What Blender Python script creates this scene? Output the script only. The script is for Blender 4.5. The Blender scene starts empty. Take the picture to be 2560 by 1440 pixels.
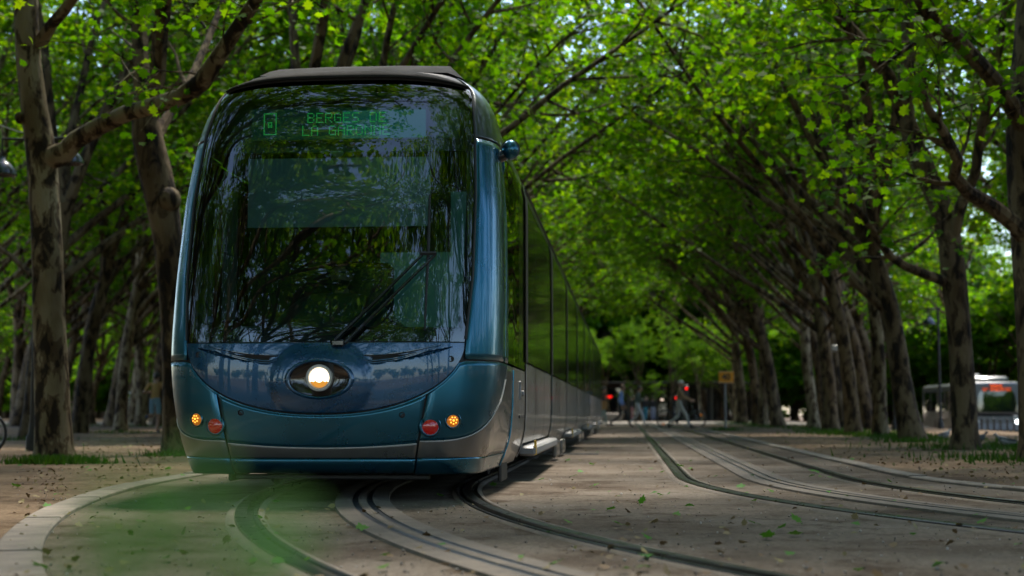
import bpy, math, random
import numpy as np
from mathutils import Vector, Matrix

# ------------------------------------------------------------------ camera, world, sun, exposure
S = bpy.context.scene
COL = S.collection
F_PX, CAMH = 3555.0, 0.62
YAW, PITCH = math.atan(287 / F_PX * 0.9962), math.atan(310 / F_PX)
cam_d = bpy.data.cameras.new('camera')
cam = bpy.data.objects.new('camera', cam_d)
COL.objects.link(cam)
cam.location = (0, 0, CAMH)
cam.rotation_euler = (math.radians(90) + PITCH, 0, YAW)
cam_d.sensor_width = 36
cam_d.lens = F_PX / 2560 * 36
cam_d.clip_start, cam_d.clip_end = 0.05, 1500
cam_d.dof.use_dof = True
cam_d.dof.focus_distance = 9.9
cam_d.dof.aperture_fstop = 1.8
S.camera = cam

SUN_EL, SUN_AZ = 62, 14          # azimuth: degrees to the right of straight ahead (+Y)
W = bpy.data.worlds.new("World")
S.world = W
W.use_nodes = True
nt = W.node_tree
sky = nt.nodes.new('ShaderNodeTexSky')
sky.sky_type = 'NISHITA'
sky.sun_disc = False
sky.sun_elevation = math.radians(SUN_EL)
sky.sun_rotation = math.radians(SUN_AZ)
bg = nt.nodes['Background']
bg.inputs[1].default_value = 0.14
nt.links.new(sky.outputs[0], bg.inputs[0])
sd = bpy.data.lights.new('sun', 'SUN')
sd.energy = 2.7
sd.angle = math.radians(9)
sd.color = (1.0, 0.93, 0.82)
so = bpy.data.objects.new('sun', sd)
COL.objects.link(so)
az, el = math.radians(SUN_AZ), math.radians(SUN_EL)
sdir = Vector((math.sin(az) * math.cos(el), math.cos(az) * math.cos(el), math.sin(el)))
so.rotation_euler = sdir.to_track_quat('Z', 'Y').to_euler()
so.location = (0, 30, 40)
S.view_settings.view_transform = 'Standard'
S.view_settings.look = 'None'
S.view_settings.gamma = 1
S.view_settings.exposure = 1.6
try:
    S.cycles.max_bounces = 8
    S.cycles.diffuse_bounces = 4
    S.cycles.transmission_bounces = 8
    S.cycles.transparent_max_bounces = 12
    S.cycles.sample_clamp_indirect = 6
except Exception:
    pass

# ------------------------------------------------------------------ pixel -> place helpers (2560x1440 photo pixels)
_R = cam.rotation_euler.to_matrix()


def ray(px, py):
    d = _R @ Vector(((px - 1280) / F_PX, -(py - 720) / F_PX, -1))
    return d


def at(px, py, depth):                    # the point at a given distance along +Y
    d = ray(px, py)
    return Vector((0, 0, CAMH)) + d * (depth / d.y)


def gnd(px, py, z=0.0):
    d = ray(px, py)
    return Vector((0, 0, CAMH)) + d * ((z - CAMH) / d.z)


def smooth(a, b, x):
    t = min(1, max(0, (x - a) / (b - a)))
    return t * t * (3 - 2 * t)


def gz(x, y):                             # height of the ground: level, falling away to the road on the right
    return -0.65 * smooth(12, 16.5, x) * smooth(20, 34, y)


# ------------------------------------------------------------------ object helpers
WL = {}


def tag(o, label=None, cat=None, group=None, kind=None):
    for k, v in (('label', label), ('category', cat), ('group', group), ('kind', kind)):
        if v:
            o[k] = v
    return o


def thing(name, loc, label, cat, group=None, rz=0):
    o = bpy.data.objects.new(name, None)
    o.empty_display_size = 0.2
    COL.objects.link(o)
    o.location = loc
    o.rotation_euler = (0, 0, rz)
    WL[o.name] = Vector(loc)
    return tag(o, label, cat, group)


def link(name, me, parent=None):
    o = bpy.data.objects.new(name, me)
    COL.objects.link(o)
    if parent is not None:
        o.parent = parent
        WL[o.name] = WL.get(parent.name, Vector((0, 0, 0)))
    else:
        WL[o.name] = Vector((0, 0, 0))
    return o


class MB:
    """collects shapes (in world coordinates) and links them as one mesh object"""

    def __init__(self):
        self.v, self.f, self.m = [], [], []

    def add(self, verts, faces, mi=0):
        b = len(self.v)
        self.v += [tuple(p) for p in verts]
        self.f += [tuple(i + b for i in f) for f in faces]
        self.m += [mi] * len(faces)
        return self

    def box(self, c, s, mi=0, rz=0, bev=0.0):
        cx, cy, cz = c
        sx, sy, sz = s[0] / 2, s[1] / 2, s[2] / 2
        bev = min(bev, sx * .9, sy * .9, sz * .9)
        ca, sa = math.cos(rz), math.sin(rz)

        def T(x, y, z):
            return (cx + x * ca - y * sa, cy + x * sa + y * ca, cz + z)
        if bev <= 0:
            P = [T(a * sx, b * sy, d * sz) for d in (-1, 1) for a, b in ((-1, -1), (1, -1), (1, 1), (-1, 1))]
            return self.add(P, [(3, 2, 1, 0), (4, 5, 6, 7), (0, 1, 5, 4), (1, 2, 6, 5), (2, 3, 7, 6), (3, 0, 4, 7)], mi)
        # bevelled: rings of eight points
        def ring(ix, iy, z):
            x, y = sx - ix, sy - iy
            return [T(*p, z) for p in ((-x + bev, -y), (x - bev, -y), (x, -y + bev), (x, y - bev), (x - bev, y), (-x + bev, y), (-x, y - bev), (-x, -y + bev))]
        R = ring(bev, bev, -sz) + ring(0, 0, -sz + bev) + ring(0, 0, sz - bev) + ring(bev, bev, sz)
        fs = [tuple(range(7, -1, -1)), tuple(range(24, 32))]
        for k in range(3):
            for i in range(8):
                j = (i + 1) % 8
                fs.append((k * 8 + i, k * 8 + j, k * 8 + 8 + j, k * 8 + 8 + i))
        return self.add(R, fs, mi)

    def tube(self, pts, rad, n=8, mi=0, caps=True):
        pts = [Vector(p) for p in pts]
        if not hasattr(rad, '__len__'):
            rad = [rad] * len(pts)
        V, Fc = [], []
        ref = None
        for i, p in enumerate(pts):
            t = (pts[min(i + 1, len(pts) - 1)] - pts[max(i - 1, 0)])
            if t.length < 1e-9:
                t = Vector((0, 0, 1))
            t.normalize()
            if ref is None:
                ref = Vector((1, 0, 0)) if abs(t.x) < 0.9 else Vector((0, 1, 0))
            u = (ref - t * ref.dot(t))
            if u.length < 1e-6:
                u = t.orthogonal()
            u.normalize()
            ref = u
            w = t.cross(u)
            for k in range(n):
                a = 2 * math.pi * k / n
                V.append(p + (u * math.cos(a) + w * math.sin(a)) * rad[i])
        for i in range(len(pts) - 1):
            for k in range(n):
                j = (k + 1) % n
                Fc.append((i * n + k, i * n + j, i * n + n + j, i * n + n + k))
        if caps:
            Fc.append(tuple(range(n - 1, -1, -1)))
            e = (len(pts) - 1) * n
            Fc.append(tuple(range(e, e + n)))
        return self.add(V, Fc, mi)

    def lathe(self, prof, c, axis='z', n=20, mi=0):
        """prof: (radius, height) pairs turned round an axis through c"""
        V, Fc = [], []
        for r, h in prof:
            for k in range(n):
                a = 2 * math.pi * k / n
                x, y = r * math.cos(a), r * math.sin(a)
                p = {'z': (x, y, h), 'y': (x, h, y), 'x': (h, x, y)}[axis]
                V.append((c[0] + p[0], c[1] + p[1], c[2] + p[2]))
        m = len(prof)
        for i in range(m - 1):
            for k in range(n):
                j = (k + 1) % n
                q = (i * n + k, i * n + j, i * n + n + j, i * n + n + k)
                Fc.append(q if axis != 'y' else q[::-1])
        if prof[0][0] > 1e-6:
            Fc.append(tuple(range(n - 1, -1, -1)) if axis != 'y' else tuple(range(n)))
        if prof[-1][0] > 1e-6:
            Fc.append(tuple(range((m - 1) * n, m * n)) if axis != 'y' else tuple(range(m * n - 1, (m - 1) * n - 1, -1)))
        return self.add(V, Fc, mi)

    def ball(self, c, r, n=16, m=10, mi=0, sc=(1, 1, 1)):
        V, Fc = [], []
        for i in range(m + 1):
            th = math.pi * i / m
            for k in range(n):
                a = 2 * math.pi * k / n
                V.append((c[0] + r * sc[0] * math.sin(th) * math.cos(a), c[1] + r * sc[1] * math.sin(th) * math.sin(a), c[2] + r * sc[2] * math.cos(th)))
        for i in range(m):
            for k in range(n):
                j = (k + 1) % n
                Fc.append((i * n + k, i * n + n + k, i * n + n + j, i * n + j))
        return self.add(V, Fc, mi)

    def grid(self, P, mi=0, flip=False):
        """P: rows of points"""
        h, w = len(P), len(P[0])
        V = [p for r in P for p in r]
        Fc = []
        for i in range(h - 1):
            for j in range(w - 1):
                q = (i * w + j, i * w + j + 1, i * w + w + j + 1, i * w + w + j)
                Fc.append(q[::-1] if flip else q)
        return self.add(V, Fc, mi)

    def prism(self, poly, y0, y1, mi=0, axis='y'):
        """a flat outline (two coordinates) given a thickness along an axis"""
        n = len(poly)
        mk = {'y': lambda a, b, t: (a, t, b), 'x': lambda a, b, t: (t, a, b), 'z': lambda a, b, t: (a, b, t)}[axis]
        V = [mk(a, b, y0) for a, b in poly] + [mk(a, b, y1) for a, b in poly]
        Fc = [tuple(range(n)), tuple(range(2 * n - 1, n - 1, -1))]
        for i in range(n):
            j = (i + 1) % n
            Fc.append((i, i + n, j + n, j))
        return self.add(V, Fc, mi)

    def build(self, name, mats, parent=None, smooth=True, solid=0.0, merge=False, off=0.0):
        me = bpy.data.meshes.new(name)
        o = link(name, me, parent)
        L = WL[o.name]
        me.from_pydata([(x - L.x, y - L.y, z - L.z) for x, y, z in self.v], [], self.f)
        mats = mats if isinstance(mats, (list, tuple)) else [mats]
        for m in mats:
            me.materials.append(m)
        if len(mats) > 1:
            me.polygons.foreach_set('material_index', self.m)
        if smooth:
            me.polygons.foreach_set('use_smooth', [True] * len(me.polygons))
            try:
                me.set_sharp_from_angle(angle=math.radians(38))
            except Exception:
                pass
        me.update()
        if solid:
            md = o.modifiers.new('Solidify', 'SOLIDIFY')
            md.thickness = solid
            md.offset = off
        return o


def copy_thing(root, loc, rz, sc=1.0, label=None, group=None):
    c = root.copy()
    COL.objects.link(c)
    c.location = loc
    c.rotation_euler = (0, 0, rz)
    c.scale = (sc, sc, sc)
    if label:
        c['label'] = label
    if group:
        c['group'] = group
    for ch in root.children:
        d = ch.copy()
        COL.objects.link(d)
        d.parent = c
        for g in ch.children:
            e = g.copy()
            COL.objects.link(e)
            e.parent = d
    return c


# ------------------------------------------------------------------ materials
def pbr(name, col, rough=0.5, metal=0.0, coat=0.0, coat_rough=0.03, spec=0.5, emit=None, estr=0.0, bump=0.0, bscale=60.0, var=0.0, vscale=3.0):
    m = bpy.data.materials.new(name)
    m.use_nodes = True
    n, l = m.node_tree.nodes, m.node_tree.links
    b = n['Principled BSDF']
    b.inputs['Base Color'].default_value = (*col, 1)
    b.inputs['Roughness'].default_value = rough
    b.inputs['Metallic'].default_value = metal
    b.inputs['Coat Weight'].default_value = coat
    b.inputs['Coat Roughness'].default_value = coat_rough
    b.inputs['Specular IOR Level'].default_value = spec
    if emit:
        b.inputs['Emission Color'].default_value = (*emit, 1)
        b.inputs['Emission Strength'].default_value = estr
    if var > 0 or bump > 0:
        tc = n.new('ShaderNodeTexCoord')
    if var > 0:
        nz = n.new('ShaderNodeTexNoise')
        nz.inputs['Scale'].default_value = vscale
        nz.inputs['Detail'].default_value = 6
        nz.inputs['Roughness'].default_value = 0.65
        l.new(tc.outputs['Object'], nz.inputs['Vector'])
        mp = n.new('ShaderNodeMapRange')
        mp.inputs[1].default_value, mp.inputs[2].default_value = 0.3, 0.7
        mp.inputs[3].default_value, mp.inputs[4].default_value = 1 - var, 1 + var
        l.new(nz.outputs[0], mp.inputs[0])
        mx = n.new('ShaderNodeMix')
        mx.data_type = 'RGBA'
        mx.blend_type = 'MULTIPLY'
        mx.inputs[0].default_value = 1
        mx.inputs[6].default_value = (*col, 1)
        l.new(mp.outputs[0], mx.inputs[7])
        l.new(mx.outputs[2], b.inputs['Base Color'])
        mr = n.new('ShaderNodeMapRange')
        mr.inputs[1].default_value, mr.inputs[2].default_value = 0.3, 0.7
        mr.inputs[3].default_value, mr.inputs[4].default_value = max(0, rough - .06), min(1, rough + .1)
        l.new(nz.outputs[0], mr.inputs[0])
        l.new(mr.outputs[0], b.inputs['Roughness'])
    if bump > 0:
        nb = n.new('ShaderNodeTexNoise')
        nb.inputs['Scale'].default_value = bscale
        nb.inputs['Detail'].default_value = 4
        l.new(tc.outputs['Object'], nb.inputs['Vector'])
        bp = n.new('ShaderNodeBump')
        bp.inputs['Strength'].default_value = bump
        bp.inputs['Distance'].default_value = 0.02
        l.new(nb.outputs[0], bp.inputs['Height'])
        l.new(bp.outputs[0], b.inputs['Normal'])
    return m


def emis(name, col, s):
    m = bpy.data.materials.new(name)
    m.use_nodes = True
    n, l = m.node_tree.nodes, m.node_tree.links
    n.clear()
    e = n.new('ShaderNodeEmission')
    e.inputs[0].default_value = (*col, 1)
    e.inputs[1].default_value = s
    o = n.new('ShaderNodeOutputMaterial')
    l.new(e.outputs[0], o.inputs[0])
    return m


def glass(name, tint, ior=1.5, extra=0.0, wav=0.0):
    """thin pane: tinted see-through plus mirror reflection"""
    m = bpy.data.materials.new(name)
    m.use_nodes = True
    n, l = m.node_tree.nodes, m.node_tree.links
    n.clear()
    tr = n.new('ShaderNodeBsdfTransparent')
    tr.inputs[0].default_value = (*tint, 1)
    gl = n.new('ShaderNodeBsdfGlossy')
    gl.inputs['Roughness'].default_value = 0.0
    gl.inputs[0].default_value = (1, 1, 1, 1)
    fr = n.new('ShaderNodeFresnel')
    fr.inputs[0].default_value = ior
    mx = n.new('ShaderNodeMixShader')
    ad = n.new('ShaderNodeMath')
    ad.operation = 'ADD'
    ad.use_clamp = True
    ad.inputs[1].default_value = extra
    l.new(fr.outputs[0], ad.inputs[0])
    l.new(ad.outputs[0], mx.inputs[0])
    l.new(tr.outputs[0], mx.inputs[1])
    l.new(gl.outputs[0], mx.inputs[2])
    o = n.new('ShaderNodeOutputMaterial')
    l.new(mx.outputs[0], o.inputs[0])
    if wav > 0:
        tc = n.new('ShaderNodeTexCoord')
        mpg = n.new('ShaderNodeMapping')
        mpg.inputs['Scale'].default_value = (0.6, 1, 5.5)
        nz = n.new('ShaderNodeTexNoise')
        nz.inputs['Scale'].default_value = 1.6
        nz.inputs['Detail'].default_value = 2
        bp = n.new('ShaderNodeBump')
        bp.inputs['Strength'].default_value = wav
        bp.inputs['Distance'].default_value = 0.01
        l.new(tc.outputs['Object'], mpg.inputs[0])
        l.new(mpg.outputs[0], nz.inputs['Vector'])
        l.new(nz.outputs[0], bp.inputs['Height'])
        l.new(bp.outputs[0], gl.inputs['Normal'])
    return m


def ramp(n, stops, interp='LINEAR'):
    r = n.new('ShaderNodeValToRGB')
    r.color_ramp.interpolation = interp
    e = r.color_ramp.elements
    while len(e) < len(stops):
        e.new(0.5)
    for i, (p, c) in enumerate(stops):
        e[i].position = p
        e[i].color = (*c, 1)
    return r


def bark_mat(name, pale, mid, dark, zs=0.42):
    """plane bark: flaking patches of pale grey, olive and dark brown"""
    m = bpy.data.materials.new(name)
    m.use_nodes = True
    n, l = m.node_tree.nodes, m.node_tree.links
    b = n['Principled BSDF']
    b.inputs['Roughness'].default_value = 0.85
    b.inputs['Specular IOR Level'].default_value = 0.2
    tc = n.new('ShaderNodeTexCoord')
    oi = n.new('ShaderNodeObjectInfo')
    mp = n.new('ShaderNodeMapping')
    mp.inputs['Scale'].default_value = (1, 1, zs)
    ad = n.new('ShaderNodeVectorMath')
    ad.operation = 'ADD'
    ml = n.new('ShaderNodeVectorMath')
    ml.operation = 'SCALE'
    ml.inputs['Scale'].default_value = 1.0
    l.new(oi.outputs['Location'], ml.inputs[0])
    l.new(tc.outputs['Object'], mp.inputs[0])
    l.new(mp.outputs[0], ad.inputs[0])
    l.new(ml.outputs[0], ad.inputs[1])
    n1 = n.new('ShaderNodeTexNoise')
    n1.inputs['Scale'].default_value = 6.5
    n1.inputs['Detail'].default_value = 7
    n1.inputs['Roughness'].default_value = 0.55
    n1.inputs['Distortion'].default_value = 0.5
    l.new(ad.outputs[0], n1.inputs['Vector'])
    r1 = ramp(n, [(0.42, dark), (0.45, mid), (0.495, mid), (0.515, pale)])
    l.new(n1.outputs[0], r1.inputs[0])
    n2 = n.new('ShaderNodeTexNoise')
    n2.inputs['Scale'].default_value = 1.7
    n2.inputs['Detail'].default_value = 3
    l.new(ad.outputs[0], n2.inputs['Vector'])
    r2 = ramp(n, [(0.38, (0.5, 0.44, 0.36)), (0.56, (1, 1, 1))])
    l.new(n2.outputs[0], r2.inputs[0])
    mx = n.new('ShaderNodeMix')
    mx.data_type = 'RGBA'
    mx.blend_type = 'MULTIPLY'
    mx.inputs[0].default_value = 1
    l.new(r1.outputs[0], mx.inputs[6])
    l.new(r2.outputs[0], mx.inputs[7])
    l.new(mx.outputs[2], b.inputs['Base Color'])
    n3 = n.new('ShaderNodeTexNoise')
    n3.inputs['Scale'].default_value = 22
    n3.inputs['Detail'].default_value = 5
    l.new(ad.outputs[0], n3.inputs['Vector'])
    mm = n.new('ShaderNodeMath')
    mm.operation = 'ADD'
    l.new(n1.outputs[0], mm.inputs[0])
    l.new(n3.outputs[0], mm.inputs[1])
    bp = n.new('ShaderNodeBump')
    bp.inputs['Strength'].default_value = 0.7
    bp.inputs['Distance'].default_value = 0.03
    l.new(mm.outputs[0], bp.inputs['Height'])
    l.new(bp.outputs[0], b.inputs['Normal'])
    return m


def leaf_mat(name, cols, trans, tmix=0.55):
    m = bpy.data.materials.new(name)
    m.use_nodes = True
    n, l = m.node_tree.nodes, m.node_tree.links
    n.clear()
    g = n.new('ShaderNodeNewGeometry')
    oi = n.new('ShaderNodeObjectInfo')
    a = n.new('ShaderNodeMath')
    a.operation = 'MULTIPLY_ADD'
    a.inputs[1].default_value = 0.8
    l.new(g.outputs['Random Per Island'], a.inputs[0])
    a2 = n.new('ShaderNodeMath')
    a2.operation = 'MULTIPLY'
    a2.inputs[1].default_value = 0.2
    l.new(oi.outputs['Random'], a2.inputs[0])
    l.new(a2.outputs[0], a.inputs[2])
    r = ramp(n, [(i / (len(cols) - 1), c) for i, c in enumerate(cols)])
    r2 = ramp(n, [(i / (len(trans) - 1), c) for i, c in enumerate(trans)])
    l.new(a.outputs[0], r.inputs[0])
    l.new(a.outputs[0], r2.inputs[0])
    pb = n.new('ShaderNodeBsdfPrincipled')
    pb.inputs['Roughness'].default_value = 0.6
    pb.inputs['Specular IOR Level'].default_value = 0.14
    l.new(r.outputs[0], pb.inputs['Base Color'])
    t = n.new('ShaderNodeBsdfTranslucent')
    l.new(r2.outputs[0], t.inputs[0])
    mx = n.new('ShaderNodeMixShader')
    mx.inputs[0].default_value = tmix
    l.new(pb.outputs[0], mx.inputs[1])
    l.new(t.outputs[0], mx.inputs[2])
    o = n.new('ShaderNodeOutputMaterial')
    l.new(mx.outputs[0], o.inputs[0])
    return m


def soil_mat(name, c1, c2, c3, speck, scale=1.0, rough=0.95, bump=0.6):
    """gritty ground: big blotches, fine grit, scattered pale and dark specks"""
    m = bpy.data.materials.new(name)
    m.use_nodes = True
    n, l = m.node_tree.nodes, m.node_tree.links
    b = n['Principled BSDF']
    b.inputs['Roughness'].default_value = rough
    b.inputs['Specular IOR Level'].default_value = 0.14
    tc = n.new('ShaderNodeTexCoord')

    def noise(s, d, r=0.6):
        x = n.new('ShaderNodeTexNoise')
        x.inputs['Scale'].default_value = s * scale
        x.inputs['Detail'].default_value = d
        x.inputs['Roughness'].default_value = r
        l.new(tc.outputs['Object'], x.inputs['Vector'])
        return x
    big = noise(0.55, 9, 0.68)
    r = ramp(n, [(0.34, c1), (0.5, c2), (0.66, c3)])
    l.new(big.outputs[0], r.inputs[0])
    fine = noise(26, 8, 0.8)
    rf = ramp(n, [(0.32, (0.38, 0.36, 0.34)), (0.5, (0.95, 0.95, 0.95)), (0.68, (1.6, 1.6, 1.6))])
    l.new(fine.outputs[0], rf.inputs[0])
    mx = n.new('ShaderNodeMix')
    mx.data_type = 'RGBA'
    mx.blend_type = 'MULTIPLY'
    mx.inputs[0].default_value = 0.85
    l.new(r.outputs[0], mx.inputs[6])
    l.new(rf.outputs[0], mx.inputs[7])
    # trodden brown debris in ragged drifts, over the grit
    db = noise(1.9, 12, 0.74)
    dr = ramp(n, [(0.53, (1, 1, 1)), (0.6, (0.5, 0.42, 0.34))])
    l.new(db.outputs[0], dr.inputs[0])
    dm = n.new('ShaderNodeMix')
    dm.data_type = 'RGBA'
    dm.blend_type = 'MULTIPLY'
    dm.inputs[0].default_value = 0.9
    l.new(mx.outputs[2], dm.inputs[6])
    l.new(dr.outputs[0], dm.inputs[7])
    mx = dm
    vo = n.new('ShaderNodeTexVoronoi')
    vo.inputs['Scale'].default_value = 45 * scale
    l.new(tc.outputs['Object'], vo.inputs['Vector'])
    vr = ramp(n, [(0.10, (1, 1, 1)), (0.16, (0, 0, 0))])
    l.new(vo.outputs['Distance'], vr.inputs[0])
    pn = noise(3.1, 3)
    pr = ramp(n, [(0.48, (0, 0, 0)), (0.62, (1, 1, 1))])
    l.new(pn.outputs[0], pr.inputs[0])
    mu = n.new('ShaderNodeMath')
    mu.operation = 'MULTIPLY'
    l.new(vr.outputs[0], mu.inputs[0])
    l.new(pr.outputs[0], mu.inputs[1])
    m2 = n.new('ShaderNodeMix')
    m2.data_type = 'RGBA'
    l.new(mu.outputs[0], m2.inputs[0])
    l.new(mx.outputs[2], m2.inputs[6])
    l.new(vo.outputs['Color'], m2.inputs[7])
    sp = n.new('ShaderNodeMix')
    sp.data_type = 'RGBA'
    sp.blend_type = 'MULTIPLY'
    sp.inputs[0].default_value = 1
    sp.inputs[7].default_value = (*speck, 1)
    bw = n.new('ShaderNodeRGBToBW')
    l.new(vo.outputs['Color'], bw.inputs[0])
    l.new(bw.outputs[0], sp.inputs[6])
    l.new(sp.outputs[2], m2.inputs[7])
    l.new(m2.outputs[2], b.inputs['Base Color'])
    hb = noise(11, 8, 0.7)
    mm = n.new('ShaderNodeMath')
    mm.operation = 'ADD'
    l.new(hb.outputs[0], mm.inputs[0])
    l.new(fine.outputs[0], mm.inputs[1])
    bp = n.new('ShaderNodeBump')
    bp.inputs['Strength'].default_value = bump
    bp.inputs['Distance'].default_value = 0.02
    l.new(mm.outputs[0], bp.inputs['Height'])
    l.new(bp.outputs[0], b.inputs['Normal'])
    return m


M = dict(
    teal=pbr('teal_metallic_paint', (0.022, 0.125, 0.19), 0.27, 0.88, 0.5, 0.02, var=0.06, vscale=1.5),
    navy=pbr('navy_gloss_paint', (0.002, 0.052, 0.12), 0.25, 0.45, 1.0, 0.015, var=0.1, vscale=4),
    silver=pbr('silver_paint', (0.17, 0.165, 0.155), 0.3, 0.75, 0.7, 0.05, var=0.08, vscale=3),
    roofpaint=pbr('dark_roof_paint', (0.016, 0.014, 0.012), 0.75, 0.0, 0.0, 0.2, spec=.15, var=0.25, vscale=5),
    sidewin=pbr('dark_side_window', (0.012, 0.014, 0.011), 0.06, 0, 0.4, 0.04, spec=0.7, var=.2, vscale=4),
    sidepanel=pbr('side_silver', (0.2, 0.185, 0.165), 0.33, 0.25, 0.35, 0.08, var=0.12, vscale=2),
    postblack=pbr('joint_rubber', (0.012, 0.012, 0.013), 0.45, 0, spec=.3),
    cornerdark=pbr('dark_gloss_corner', (0.03, 0.04, 0.043), 0.3, 0.5, 0.6, 0.04),
    blackglass=pbr('black_window_glass', (0.006, 0.008, 0.008), 0.02, 0, 1.0, 0.0, spec=0.9),
    black=pbr('black_rubber', (0.012, 0.012, 0.013), 0.55),
    blackgloss=pbr('black_gloss_plastic', (0.01, 0.011, 0.013), 0.2, 0, 0.5),
    darkmetal=pbr('dark_underframe', (0.035, 0.033, 0.03), 0.6, 0.4, var=0.3, vscale=8),
    steel=pbr('rail_steel', (0.022, 0.021, 0.02), 0.3, 0.6, var=0.25, vscale=6),
    greyplast=pbr('grey_trim', (0.2, 0.2, 0.2), 0.5, 0.2),
    lightbezel=pbr('pale_bezel', (0.42, 0.4, 0.36), 0.4, 0.3),
    winglass=glass('windscreen_glass', (0.38, 0.58, 0.56), 1.6, 0.045),
    cabglass=glass('cab_side_glass', (0.25, 0.4, 0.36), 1.6, 0.03),
    cabdark=pbr('cab_interior_dark', (0.02, 0.024, 0.024), 0.7),
    cabgreen=pbr('cab_partition', (0.09, 0.13, 0.12), 0.6),
    cabpale=pbr('cab_pale_wall', (0.55, 0.62, 0.58), 0.6),
    blind=pbr('sun_blind', (0.3, 0.32, 0.35), 0.75),
    dispboard=pbr('display_board', (0.012, 0.07, 0.06), 0.4, emit=(0.02, 0.32, 0.24), estr=0.008),
    disptint=pbr('display_lit_half', (0.012, 0.1, 0.09), 0.3, emit=(0.03, 0.4, 0.37), estr=0.05),
    addedglow=pbr('cab_panel_added_glow', (.2, .26, .25), .5, emit=(.14, .6, .54), estr=.013),  # weak emission added so the cab panels show through the glass; no lamp there
    led=emis('green_led', (0.06, 1.0, 0.2), .13),
    numled=emis('number_led', (0.5, 1.0, 0.8), 0.8),
    lamp=emis('headlamp_glow', (1.0, 0.84, 0.6), 2),
    lensreflect=emis('painted_lens_reflection', (1.0, 0.42, 0.06), .25),  # golden sunset reflection on the lens, painted as emission
    amber=pbr('amber_lens', (0.7, 0.16, 0.01), 0.15, emit=(1.0, 0.3, 0.02), estr=.08),
    amberhot=emis('amber_led', (1.0, 0.42, 0.05), 1.0),
    redlens=pbr('red_lens', (0.36, 0.008, 0.006), 0.12, 0, 1, emit=(1, 0.02, 0.01), estr=0.02),
    eye=pbr('headlamp_recess', (0.02, 0.014, 0.011), 0.12, 0.3, 1.0, 0.02),
    yellow=pbr('yellow_marker', (0.7, 0.4, 0.03), 0.5),
    bluetrim=pbr('blue_edge_trim', (0.03, 0.3, 0.5), 0.3, 0.4, 0.8),
    bark=bark_mat('plane_bark', (0.24, 0.195, 0.12), (0.115, 0.08, 0.043), (0.028, 0.019, 0.011)),
    barkdark=bark_mat('plane_bark_brown', (0.15, 0.108, 0.06), (0.08, 0.053, 0.028), (0.022, 0.015, 0.009)),
    leaf=leaf_mat('plane_leaf', [(0.026, 0.085, 0.002), (0.042, 0.12, 0.002), (0.085, 0.165, 0.003)],
                  [(0.07, 0.22, 0.001), (0.15, 0.37, 0.001), (0.34, 0.5, 0.003)]),
    fallen=leaf_mat('fallen_leaf', [(0.03, 0.15, 0.012), (0.06, 0.2, 0.015), (0.1, 0.17, 0.025)],
                    [(0.05, 0.2, 0.01), (0.08, 0.24, 0.01), (0.12, 0.2, 0.02)], 0.25),
    dryleaf=leaf_mat('dry_leaf', [(0.16, 0.1, 0.045), (0.09, 0.055, 0.025), (0.24, 0.19, 0.09), (0.1, 0.12, 0.03)],
                     [(0.1, 0.06, 0.02), (0.1, 0.06, 0.02)], 0.1),
    grass=leaf_mat('grass_blade', [(0.02, 0.06, 0.006), (0.035, 0.09, 0.008), (0.07, 0.11, 0.02)],
                   [(0.03, 0.1, 0.005), (0.06, 0.14, 0.006)], 0.3),
    soil=soil_mat('gravel_soil', (0.075, 0.049, 0.03), (0.15, 0.104, 0.065), (0.23, 0.165, 0.105), (0.4, 0.37, 0.33)),
    bed=soil_mat('track_bed', (0.062, 0.042, 0.027), (0.135, 0.108, 0.082), (0.185, 0.156, 0.126), (0.5, 0.46, 0.4), 1.3, 0.9, 0.35),
    stripstone=pbr('power_strip_stone', (0.125, 0.103, 0.08), 0.85, var=0.4, vscale=6, bump=0.3, bscale=60),
    concrete=pbr('rail_concrete', (0.15, 0.122, 0.095), 0.85, var=0.3, vscale=7, bump=0.3, bscale=70),
    kerb=pbr('kerb_stone', (0.18, 0.152, 0.122), 0.85, var=0.35, vscale=5, bump=0.3, bscale=60),
    apsdark=pbr('power_rail_insert', (0.04, 0.043, 0.048), 0.4, 0.3, var=0.2),
    asphalt=pbr('asphalt', (0.07, 0.068, 0.066), 0.9, var=0.2, vscale=2),
    paleroad=pbr('pale_paving', (0.2, 0.17, 0.135), 0.9, var=0.2, vscale=0.7),
)

# ================================================================== GROUND, TRACKS, KERBS
def build_ground():
    xs = [-400, -200, -100, -60, -40, -25, -12, 0, 6, 10, 11, 12] + [12 + .5 * i for i in range(1, 12)] + [19, 25, 40, 80, 150, 400]
    ys = [-300, -120, -50, -20, 0, 10, 20] + [20 + i for i in range(1, 16)] + [40, 50, 60, 75, 90, 110, 140, 200, 300, 700]
    b = MB()
    b.grid([[(x, y, gz(x, y)) for x in xs] for y in ys])
    tag(b.build('ground', M['soil']), kind='structure')


def curve(x0, ys, R, d=0.0, far=92.0, n=64, amax=82, ext=14):
    """track line: straight along Y, then an arc to the right; d shifts it sideways"""
    P = []
    for i in range(41):
        t = (i / 40) ** 1.0
        P.append((x0 + d, far + (ys - far) * t, Vector((1, 0, 0))))
    r = R - d
    for i in range(1, n + 1):
        a = math.radians(amax) * i / n
        P.append((x0 + d + r * (1 - math.cos(a)), ys - r * math.sin(a), Vector((math.cos(a), math.sin(a), 0))))
    a = math.radians(amax)
    x, y, nn = P[-1]
    P.append((x + math.sin(a) * ext, y - math.cos(a) * ext, nn))
    return P


def sweep(path, prof, close=False):
    """profile (sideways, height) swept along a path of (x, y, right normal)"""
    return [[(x + nrm.x * u, y + nrm.y * u, z) for u, z in prof] for x, y, nrm in path]


TL, TR = (-2.1, 12.8, 16.5), (1.25, 13.6, 13.2)
KL, KR = (-4.2, 14.0, 21.0), (2.66, 14.5, 10.5)


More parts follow.
